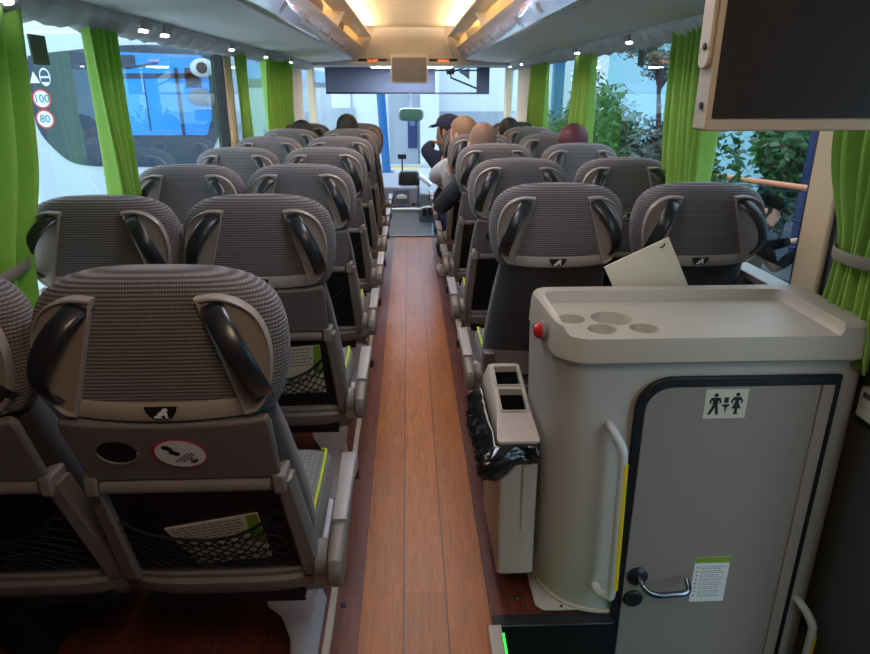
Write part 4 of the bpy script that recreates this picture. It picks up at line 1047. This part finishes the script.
def person(label, base, head, headrot, top, trousers, skin, hair, arms=None, group=None, hairstyle='short', cap=None, feet=None, seat=.46, hs_=1.1):
    """seated person facing +y; base = (x, y) of the pelvis, all coordinates in world space"""
    x, y = base; h = Vector(head)
    t = thing('person', label, 'person', (x, y, 0), 0, group)
    loc = Vector((x, y, 0))
    neck = Vector((x+(h.x-x)*.75, h.y-.03-.05, h.z-.17)); chest = Vector((x+(h.x-x)*.45, y+(h.y-y)*.45-.01, (seat+.10+neck.z)/2+.1)); pel = Vector((x, y, seat+.11))
    sh = {}; J = []; E = []; r = []
    def v(p, rad, pr=None):
        J.append(Vector(p)-loc); r.append(rad)
        if pr is not None: E.append((pr, len(J)-1))
        return len(J)-1
    P0 = v(pel, (.13, .10)); ab = v((pel+chest)/2, (.12, .09), P0); ch = v(chest, (.13, .09), ab); nb = v(neck-Vector((0, 0, .02)), (.06, .055), ch); hd_ = v(h-Vector((0, .02, .06)), (.05, .05), nb)
    arms = arms or {}
    legs = {}; A = {}
    for s in (-1, 1):
        so = neck+Vector((s*.150, 0, -.055)); el, wr = arms.get(s, (Vector((x+s*.165, y+.06, seat+.24)), Vector((x+s*.09, y+.30, seat+.18))))
        el, wr = Vector(el), Vector(wr)
        a = v(so, .052, ch); b = v(so.lerp(el, .5), .045, a); c = v(el, .040, b); d = v(el.lerp(wr, .6), .034, c); e = v(wr, .026, d)
        dirv = (wr-el).normalized(); sd = dirv.cross(Vector((0, 0, 1))).normalized()*s
        pm = v(wr+dirv*.05, (.026, .016), e)
        for f in range(4):
            b0 = v(wr+dirv*.095+sd*(f-1.5)*.021, .0095, pm); b1 = v(wr+dirv*(.125+.008*(1-abs(f-1.3)))+sd*(f-1.5)*.022+Vector((0, 0, -.008)), .0085, b0); v(wr+dirv*(.150+.01*(1-abs(f-1.3)))+sd*(f-1.5)*.022+Vector((0, 0, -.024)), .007, b1)
        t0 = v(wr+dirv*.045-sd*.036, .010, pm); v(wr+dirv*.08-sd*.052+Vector((0, 0, -.006)), .0085, t0)
        A[s] = (so, el, wr)
        ft = (feet or {}).get(s, Vector((x+s*.10, y+.52, .05))); ft = Vector(ft)
        kn = Vector((x+s*.11, y+.42, seat+.07)); kn.x = (kn.x+ft.x)/2
        hp = v(pel+Vector((s*.085, .03, -.01)), .085, P0); th = v((pel+Vector((s*.09, .03, -.01))).lerp(kn, .55), .075, hp); k_ = v(kn, .058, th); ca = v(kn.lerp(ft, .4), .055, k_); an = v(ft+Vector((0, -.02, .03)), .024, ca); v(ft+Vector((0, .08, -.018)), .018, an)
        legs[s] = (kn, ft)
    bm = to_mesh_skin(J, E, r)
    R = Matrix.Rotation(headrot[2], 3, 'Z') @ Matrix.Rotation(headrot[0], 3, 'X') @ Matrix.Rotation(headrot[1], 3, 'Y')
    R = R * hs_
    head_bm(bm, h-loc, R)
    obj('body', bm, skin, t, auto=False)
    # jacket or jumper
    J = []; E = []; r = []
    P0 = v(pel+Vector((0, 0, .02)), (.165, .125)); ab = v((pel+chest)/2, (.155, .115), P0); ch = v(chest, (.165, .115), ab); v(neck-Vector((0, 0, .05)), (.085, .075), ch)
    for s in (-1, 1):
        so, el, wr = A[s]
        a = v(so, .073, ch); b = v(so.lerp(el, .5), .066, a); c = v(el, .060, b); d = v(el.lerp(wr, .55), .050, c); v(el.lerp(wr, .95), .041, d)
    o = obj('top', to_mesh_skin(J, E, r), top, t, auto=False)
    J = []; E = []; r = []
    P0 = v(pel-Vector((0, 0, .02)), (.15, .105))
    for s in (-1, 1):
        kn, ft = legs[s]
        hp = v(pel+Vector((s*.088, .03, -.01)), .095, P0); th = v((pel+Vector((s*.09, .03, -.01))).lerp(kn, .55), .086, hp); k_ = v(kn, .070, th); ca = v(kn.lerp(ft, .4), .066, k_); v(ft+Vector((0, -.02, .09)), .055, ca)
    obj('trousers', to_mesh_skin(J, E, r), trousers, t, auto=False)
    for s in (-1, 1):
        kn, ft = legs[s]; f = ft-loc
        bm = BM(); rings = []
        for yy, w, z1 in ((-.07, .030, .07), (-.05, .040, .095), (.0, .042, .10), (.06, .046, .075), (.12, .048, .055), (.17, .042, .045), (.20, .024, .030)):
            rings.append([(f.x+a, f.y+yy, b) for a, b in se(14, w, z1/2, 3, 0, f.z-.05+z1/2)])
        loft(bm, rings); obj('shoe', bm, M['shoe'], t)
    # hair
    bm = BM(); n = 24
    rough = {'short': 1.06, 'long': 1.10, 'crop': 1.015}[hairstyle]
    rings = []
    rnd = random.Random(len(label))
    low = {'short': -.055, 'long': -.15, 'crop': -.045}[hairstyle]
    for z, a, b, cy in [(low, .069, .080, -.012), (low*.5, .073, .088, -.008), (.0, .075, .094, -.004), (.03, .0755, .0965, -.004), (.06, .071, .092, -.006), (.087, .058, .074, -.008), (.105, .038, .048, -.008), (.115, .012, .016, -.008)]:
        ring = []
        for i in range(n):
            tt = 2*PI*i/n; sy = math.sin(tt)
            k = rough if (sy < .35 or z > .055) else .955
            q = k*(1+(.012*rnd.uniform(-1, 1) if hairstyle != 'crop' else 0))
            ring.append(R @ Vector((a*math.cos(tt)*q, cy+b*sy*q, z*(1.05 if z > 0 else 1)))+h-loc)
        rings.append(ring)
    loft(bm, rings); o = obj('hair', bm, hair, t, auto=False)
    if cap:
        bm = BM(); rings = []
        for z, k in ((.035, 1.10), (.06, 1.10), (.09, .98), (.112, .72), (.125, .36), (.128, .05)):
            rings.append([R @ Vector((.078*math.cos(2*PI*i/n)*k, -.004+.098*math.sin(2*PI*i/n)*k, z))+h-loc for i in range(n)])
        loft(bm, rings); cp = obj('cap', bm, cap, t)
        bm = BM(); rings = []
        for dy, w, dz in ((.08, .074, .042), (.12, .070, .036), (.155, .050, .026), (.17, .02, .02)):
            rings.append([R @ Vector(q)+h-loc for q in ((-w, dy, dz), (0, dy+.012, dz+.012), (w, dy, dz), (w, dy, dz-.006), (0, dy+.012, dz+.006), (-w, dy, dz-.006))])
        loft(bm, rings); obj('cap_brim', bm, cap, cp)
    return t
ROW = lambda i: Y0R+i*PITCH
ROWL = lambda i: Y0L+i*PITCH
person('person in charcoal jacket with cropped hair, arm hanging into the aisle', (.49, ROW(2)+.36), (.452, ROW(2)+.27, 1.172), (0, 0, .05), M['darkjacket'], M['blackcloth'], M['skin2'], M['hairthin'],
       arms={-1: ((.21, ROW(2)+.36, .79), (.20, ROW(2)+.60, .74))}, hairstyle='crop')
person('person with blond hair and pale grey top leaning towards the aisle', (.43, ROW(3)+.36), (.40, ROW(3)+.30, 1.175), (0, 0, .75), M['greyshirt'], M['navy'], M['skin2'], M['hairblond'],
       arms={-1: ((.20, ROW(3)+.42, .86), (.24, ROW(3)+.66, .80))}, hairstyle='short', feet={-1: (.275, ROW(3)+.72, .05), 1: (.52, ROW(3)+.72, .05)})
person('person in navy cap and navy jacket leaning into the aisle in front', (.40, ROW(4)+.36), (.345, ROW(4)+.36, 1.15), (0, 0, .9), M['navy'], M['blackcloth'], M['skin'], M['hairdark'],
       arms={-1: ((.155, ROW(4)+.40, .98), (.21, ROW(4)+.62, 1.02))}, hairstyle='short', cap=M['navy'])
person('person with dark red hair in a window seat on the toilet side', (RWX-.04, ROW(2)+.36), (1.0, ROW(2)+.25, 1.165), (0, 0, -.1), M['blackcloth'], M['blackcloth'], M['skin'], M['hairred'], hairstyle='long')
person('person with black hair in the front window seat on the toilet side', (.93, ROW(4)+.36), (.86, ROW(4)+.3, 1.13), (0, 0, 0), M['darkjacket'], M['blackcloth'], M['skin'], M['hairdark'], hairstyle='short')
person('person with short dark hair in the aisle seat sixth row, opposite side', (LX, ROWL(5)+.36), (-.495, ROWL(5)+.26, 1.17), (0, 0, 0), M['blackcloth'], M['blackcloth'], M['skin'], M['hairdark'], hairstyle='short')
person('person with dark hair beside the bright green front curtain', (LWX+.06, ROWL(5)+.36), (-.86, ROWL(5)+.24, 1.125), (0, 0, .1), M['blackcloth'], M['blackcloth'], M['skin'], M['hairdark'], hairstyle='short')

# ------------------------------------------------------------------ outside
GZ = -1.35
bm = BM(); box(bm, (-30, -12, GZ-.1), (30, 60, GZ)); struct('ground', bm, M['concrete'], smooth=False)
# coach in the next bay, its rear window towards us
oc = thing('parked_coach', 'white coach parked alongside, dark blue rear window, 100 and 80 speed stickers', 'coach', (0, 0, 0))
oy = 8.5; ox0, ox1 = -4.72, -2.20
def cring(y, e, zt):
    P = rrect(ox0+e, ox1-e, GZ+.28, zt, (.10, .10, .30, .30), 6)
    return [(a, y, b) for a, b in P]
bm = BM(); loft(bm, [cring(oy, .10, 2.06), cring(oy+.02, .05, 2.10), cring(oy+.12, .0, 2.13), cring(oy+11.5, .0, 2.13), cring(oy+11.8, .12, 2.05)])
obj('body', bm, M['coachwhite'], oc)
win = [(-4.47, 1.80), (-4.50, 1.495), (-4.52, 1.21), (-4.486, .978), (-4.326, .753), (-4.137, .615), (-3.775, .575), (-3.2, .570), (-2.74, .577), (-2.546, .649), (-2.401, .83), (-2.30, 1.126), (-2.29, 1.80), (-2.36, 1.90), (-2.56, 1.955), (-3.26, 1.97), (-4.07, 1.90), (-4.40, 1.86)]
wl = crom([(a, oy-.012, b) for a, b in win], 4, True)
bm = BM(); prism(bm, wl, (0, .03, 0)); og = obj('rear_window', bm, M['coachglass'], oc, smooth=False)
bm = BM(); prism(bm, [(a, oy-.014, b) for a, b in ((-3.62, .95), (-2.48, .95), (-2.40, 1.15), (-2.38, 1.70), (-2.44, 1.86), (-3.62, 1.90))], (0, .003, 0)); obj('blue_pane', bm, M['coachblue'], og, smooth=False)
bm = BM(); box(bm, (-3.62, oy-.022, 1.60), (-2.50, oy-.012, 1.66)); box(bm, (-3.40, oy-.022, 1.72), (-3.22, oy-.012, 1.86)); box(bm, (-2.78, oy-.022, .95), (-2.74, oy-.012, 1.72)); box(bm, (-3.16, oy-.02, 1.0), (-3.145, oy-.012, 1.6)); box(bm, (-2.66, oy-.022, 1.50), (-2.48, oy-.012, 1.72)); box(bm, (-3.60, oy-.02, 1.66), (-2.95, oy-.012, 1.685), Matrix.Translation((-3.6, oy, 1.66)) @ Matrix.Rotation(-.16, 4, 'Y') @ Matrix.Translation((3.6, -oy, -1.66))); obj('window_bar', bm, M['coachglass'], og, smooth=False)
bm = BM(); ell(bm, (-2.44, oy-.03, 1.72), (.15, .05, .11)); pod = obj('camera_pod', bm, M['coachwhite'], oc)
bm = BM(); lathe(bm, [(.065, 0), (.06, -.02), (.02, -.024)], (-2.435, oy-.075, 1.72), 'Y', 18); obj('lens', bm, M['black'], pod)
bm = BM(); ell(bm, (-2.50, oy-.05, 1.39), (.15, .06, .10)); ell(bm, (-2.38, oy-.05, 1.36), (.09, .05, .08)); obj('door_mirror', bm, M['dash'], oc)
bm = BM(); box(bm, (ox1-.004, oy+.9, 1.50), (ox1+.006, oy+11, 1.62)); obj('dark_band', bm, M['dash'], oc, smooth=False)
bm = BM(); box(bm, (ox1-.004, oy+.9, 1.62), (ox1+.006, oy+11, 1.88)); obj('side_window', bm, M['coachblue'], oc, smooth=False)
for yy in (oy+2.6, oy+9.2):
    bm = BM(); lathe(bm, [(.50, -.12), (.52, -.06), (.52, .06), (.46, .12)], (ox1-.11, yy, GZ+.52), 'X', 28); obj('wheel', bm, M['rubber'], oc)
bm = BM(); box(bm, (-3.9, oy-.03, -.2), (-3.1, oy+.02, .02)); obj('number_plate', bm, M['white'], oc, smooth=False)
for s_, c in (('100', (-4.389, 1.371)), ('80', (-4.394, 1.141))):
    y0 = oy-.014
    bm = BM(); lathe(bm, [(.112, 0), (.112, -.003)], (c[0], y0, c[1]), 'Y', 28); rd = obj('speed_sticker', bm, M['red'], oc, smooth=False); rd['label'] = 'round red-edged speed sticker reading '+s_
    bm = BM(); lathe(bm, [(.092, -.003), (.092, -.005)], (c[0], y0, c[1]), 'Y', 28); obj('sticker_face', bm, M['white'], rd, smooth=False)
    obj('sticker_digits', text_mesh(s_, .125, face_back(c[0], y0-.006, c[1]), bold=.002), mat('sticker_ink_'+s_, (60, 120, 140), .6), rd, smooth=False)
bm = BM(); lathe(bm, [(.085, 0), (.085, -.003)], (0, 0, 0), 'Y', 24); bmesh.ops.transform(bm, matrix=Matrix.Translation((-4.304, oy-.014, 1.618)) @ Matrix.Diagonal((.75, 1, 1.2, 1)), verts=bm.verts); ov = obj('oval_sticker', bm, M['white'], oc, smooth=False)
bm = BM()
for P in ([(-.05, .008), (.05, .008), (.043, .05), (.018, .078), (-.018, .078), (-.043, .05)], [(-.05, -.056), (.05, -.056), (.05, -.012), (-.05, -.012)]): prism(bm, [(-4.304+a, oy-.0175, 1.618+b) for a, b in P], (0, -.002, 0))
obj('oval_print', bm, M['darkblue'], ov, smooth=False)
bm = BM(); prism(bm, [(-4.49, oy-.014, 1.55), (-4.37, oy-.014, 1.55), (-4.43, oy-.014, 1.68)], (0, -.003, 0)); obj('triangle_sticker', bm, M['white'], oc, smooth=False)

# building ahead
bm = BM(); box(bm, (-16, 27, GZ), (16, 27.4, 9)); struct('wall_building_ahead', bm, M['facade'], smooth=False)
bm = BM(); box(bm, (1.2, 26.85, GZ), (16, 27.0, .62)); box(bm, (-9, 26.85, GZ), (-2.1, 27, .75)); struct('wall_building_plinth', bm, M['facadegrey'], smooth=False)
bm = BM(); box(bm, (-.75, 26.5, GZ), (.42, 27, 1.25)); struct('wall_building_recess', bm, M['facadegrey'], smooth=False)
bm = BM(); box(bm, (.45, 25.6, GZ), (1.15, 26.4, 6)); struct('column_building', bm, M['facade'], smooth=False)
for i, xx in enumerate((-5.2, -3.7, -2.2)):
    bm = BM(); box(bm, (xx-.03, 26.93, .75), (xx+.03, 27.0, 9)); struct('trim_wall_joint_%d' % (i+1), bm, M['facadegrey'], smooth=False)
pp = thing('roof_post', 'blue steel post in front of the white building ahead', 'post', (-.80, 24, GZ))
bm = BM(); tube(bm, [(0, 0, 0.02), (-.26, 0, 5)], .15, 16); obj('shaft', bm, M['blue'], pp)
bm = BM(); box(bm, (-.25, -.25, 0), (.25, .25, .03)); obj('base_plate', bm, M['blue'], pp)
bm = BM(); box(bm, (-.6, 26.42, GZ), (.38, 26.495, .55)); dd = obj('service_door', bm, M['facadegrey'], smooth=False); tag(dd, 'grey and dark blue service door in the building ahead', 'door')
bm = BM(); box(bm, (-.02, 26.38, -.72), (.35, 26.42, .40)); o = obj('door_leaf', bm, M['darkblue'], dd, smooth=False)
bm = BM(); box(bm, (.05, 26.36, .12), (.25, 26.38, .34)); o = obj('door_panel', bm, mat('door_panel', (90, 110, 140), .5), dd, smooth=False)
bm = BM(); box(bm, (-1.6, 25.2, GZ), (6, 25.5, GZ+.12)); kb = obj('kerb', bm, M['concrete'], smooth=False); kb['kind'] = 'structure'
bm = BM(); box(bm, (-1.6, 24.9, GZ+.001), (.45, 25.18, GZ+.02)); tag(obj('kerb_line', bm, mat('yellow_line', (226, 196, 110), .8), smooth=False), 'yellow line painted along the kerb ahead', 'road marking')

# right-hand side: pale wall, railing, planting, seated smoker
bm = BM(); box(bm, (7.5, -6, GZ), (7.8, 26, 5.5)); struct('wall_terrace', bm, M['skyblue'], smooth=False)
bm = BM(); box(bm, (1.75, -6, GZ), (7.5, 16, -.72)); struct('ground_terrace', bm, mat('dark_terrace', (50, 56, 62), .9), smooth=False)
rl = thing('terrace_railing', 'dark blue wire railing with an orange handrail outside the window', 'railing', (0, 0, 0))
d0, d1 = Vector((3.7, 10.56, -.72)), Vector((5.9, 5.9, -.72))
bm = BM(); tube(bm, [d0+Vector((0, 0, 1.05)), d1+Vector((0, 0, 1.05))], .04, 10); obj('handrail', bm, M['rust'], rl)
bm = BM()
for k in range(12): tube(bm, [d0+Vector((0, 0, .05+.085*k)), d1+Vector((0, 0, .05+.085*k))], .006, 5)
for k in range(31):
    p = d0.lerp(d1, k/30); tube(bm, [p+Vector((0, 0, .02)), p+Vector((0, 0, 1.02))], .005, 5)
obj('wire_mesh', bm, M['darkblue'], rl)
for k in range(4):
    p = d0.lerp(d1, k/3); bm = BM(); box(bm, (p.x-.025, p.y-.025, -.72), (p.x+.025, p.y+.025, .33)); obj('post', bm, M['darkblue'], rl, smooth=False)
bm = BM(); box(bm, (-.05, -.05, 0), (.05, .05, 4.2)); o = tag(obj('roof_post', bm, mat('navy_post', (16, 26, 74), .5), smooth=False), 'dark blue square post beside the bush outside the near window', 'post'); o.location = (5.36, 8.75, -.72)

bm = BM(); box(bm, (-.12, -.12, 0), (.12, .12, 5)); o = tag(obj('roof_post', bm, M['blue'], smooth=False), 'blue square post seen between the two forward curtains on the toilet side', 'post'); o.location = (3.6, 16.6, GZ)
def bush(label, loc, rad, n, m, seed, size=.09, group='bushes outside the windows'):
    rnd = random.Random(seed); t = thing('bush', label, 'bush', loc, 0, group); bm = BM()
    blobs = [(Vector((rnd.uniform(-.6, .6)*rad[0], rnd.uniform(-.6, .6)*rad[1], rad[2]*rnd.uniform(.5, 1.5))), rnd.uniform(.35, .6)) for _ in range(12)]
    for i in range(n):
        c, k = rnd.choice(blobs); d = Vector((rnd.gauss(0, 1), rnd.gauss(0, 1), rnd.gauss(0, 1))).normalized()
        p = c+Vector((d.x*rad[0], d.y*rad[1], d.z*rad[2]))*k*rnd.uniform(.6, 1.05)
        if p.z < .02: continue
        a = Vector((rnd.uniform(-1, 1), rnd.uniform(-1, 1), rnd.uniform(-.8, .5))).normalized(); b = a.cross(d).normalized() if abs(a.dot(d)) < .95 else a.orthogonal().normalized()
        s = size*rnd.uniform(.7, 1.3); nrm = a.cross(b)
        vs = [bm.verts.new(q) for q in (p, p+a*s*.45+b*s*.26+nrm*s*.06, p+a*s, p+a*s*.45-b*s*.26+nrm*s*.06)]
        bm.faces.new(vs)
    obj('foliage', bm, m, t, smooth=False)
    bm = BM()
    for c, k in blobs[:5]: tube(bm, bez([(0, 0, 0), (c.x*.2, c.y*.2, c.z*.5), tuple(c)], 5), .02, 6)
    obj('stem', bm, M['bark'], t)
    return t
bush('leafy green bush beside the dark blue post outside the near window', (5.72, 9.8, -.72), (.55, .5, 1.12), 3400, M['leaf'], 1, .17)
bush('dense dark bush outside the middle window on the toilet side', (2.85, 7.4, -.72), (.75, .75, 1.12), 4600, M['leaf2'], 2, .11)
bush('tall dark bush beside the middle curtain outside the toilet-side window', (2.75, 9.9, -.72), (.7, .8, 1.3), 4000, M['leaf'], 3, .11)
bush('dark bush outside, farthest forward on the toilet side', (2.9, 13.5, -.72), (.8, 1.0, 1.0), 2600, M['leaf2'], 4, .12)
bush('dark low bush outside behind the strapped curtain', (2.5, 2.5, -.72), (.45, .5, .8), 1800, M['leaf2'], 5, .09)
# tree whose boughs cross the sky over the bushes
tr_ = thing('tree', 'dark tree spreading thin boughs above the bushes outside', 'tree', (5.4, 14.5, -.72))
bm = BM(); rnd = random.Random(21)
tube(bm, bez([(0, 0, 0), (.05, 0, 1.2), (-.1, .1, 2.4)], 8), [.09-.006*i for i in range(9)], 8); tips = []
for i in range(12):
    a = rnd.uniform(0, 2*PI); L_ = rnd.uniform(.7, 1.5); e = Vector((math.cos(a)*L_, math.sin(a)*L_, 2.4+rnd.uniform(.1, .95)))
    pts = bez([(-.07, .07, 2.15), (e.x*.4, e.y*.4, e.z+.1), tuple(e)], 7); tube(bm, pts, [.03-.003*k for k in range(8)], 6); tips += pts[3:]
obj('trunk', bm, M['bark'], tr_)
bm = BM()
for i in range(2200):
    p = rnd.choice(tips)+Vector((rnd.gauss(0, .14), rnd.gauss(0, .14), rnd.gauss(0, .07))); a = Vector((rnd.uniform(-1, 1), rnd.uniform(-1, 1), rnd.uniform(-.6, .4))).normalized(); b = a.orthogonal().normalized(); s = rnd.uniform(.06, .12)
    bm.faces.new([bm.verts.new(q) for q in (p, p+a*s*.5+b*s*.25, p+a*s, p+a*s*.5-b*s*.25)])
obj('crown', bm, M['leaf2'], tr_, smooth=False)

# person sitting outside, cap and cigarette; on a bench
bk = thing('bench', 'dark bench outside the near window under the seated smoker', 'bench', (3.1, 5.75, -.72))
bm = BM(); box(bm, (-.25, -.5, .30), (.2, .5, .34)); obj('seat', bm, M['dash'], bk, bevel=.01)
for dy in (-.42, .42):
    bm = BM(); box(bm, (-.2, dy-.03, 0), (.15, dy+.03, .30)); obj('leg', bm, M['dash'], bk, smooth=False)
sm = person('person in black cap and dark clothes sitting outside, holding a cigarette', (3.0, 5.2), (3.0, 5.30, 1.20), (-.3, 0, -.25), M['void'], M['void'], M['skin'], M['hairdark'],
       arms={-1: ((2.78, 5.34, .80), (2.86, 5.60, .90)), 1: ((3.26, 5.38, .72), (3.20, 5.62, .94))}, hairstyle='short', cap=M['void'], seat=.40)
sm.location.z = -.72; sm.location.x = 3.1; sm.location.y = 5.75; sm.rotation_euler.z = -1.85
q = Matrix.Translation((3.1, 5.75, -.72)) @ Matrix.Rotation(-1.85, 4, 'Z')
bm = BM(); tube(bm, [q @ Vector((.20, .555, .945)), q @ Vector((.22, .64, .975))], .006, 8); tag(obj('cigarette', bm, M['white']), 'white cigarette in the hand of the smoker outside', 'cigarette')

# ------------------------------------------------------------------ light, camera, colour
w = bpy.data.worlds.new('world'); bpy.context.scene.world = w; w.use_nodes = True
bg = w.node_tree.nodes['Background']; bg.inputs[0].default_value = (.78, .90, 1.0, 1); bg.inputs[1].default_value = 2.7

cam = bpy.data.cameras.new('camera'); co = bpy.data.objects.new('camera', cam); C.objects.link(co)
cam.sensor_fit = 'HORIZONTAL'; cam.sensor_width = 36; cam.lens = 654*36/870; cam.clip_start = .02
co.location = (0, 0, 1.5); co.rotation_euler = (PI/2-.351, 0, -.039)
bpy.context.scene.camera = co
vs = bpy.context.scene.view_settings
vs.view_transform = 'Standard'; vs.look = 'None'; vs.gamma = 1; vs.exposure = .35; vs.use_curve_mapping = False
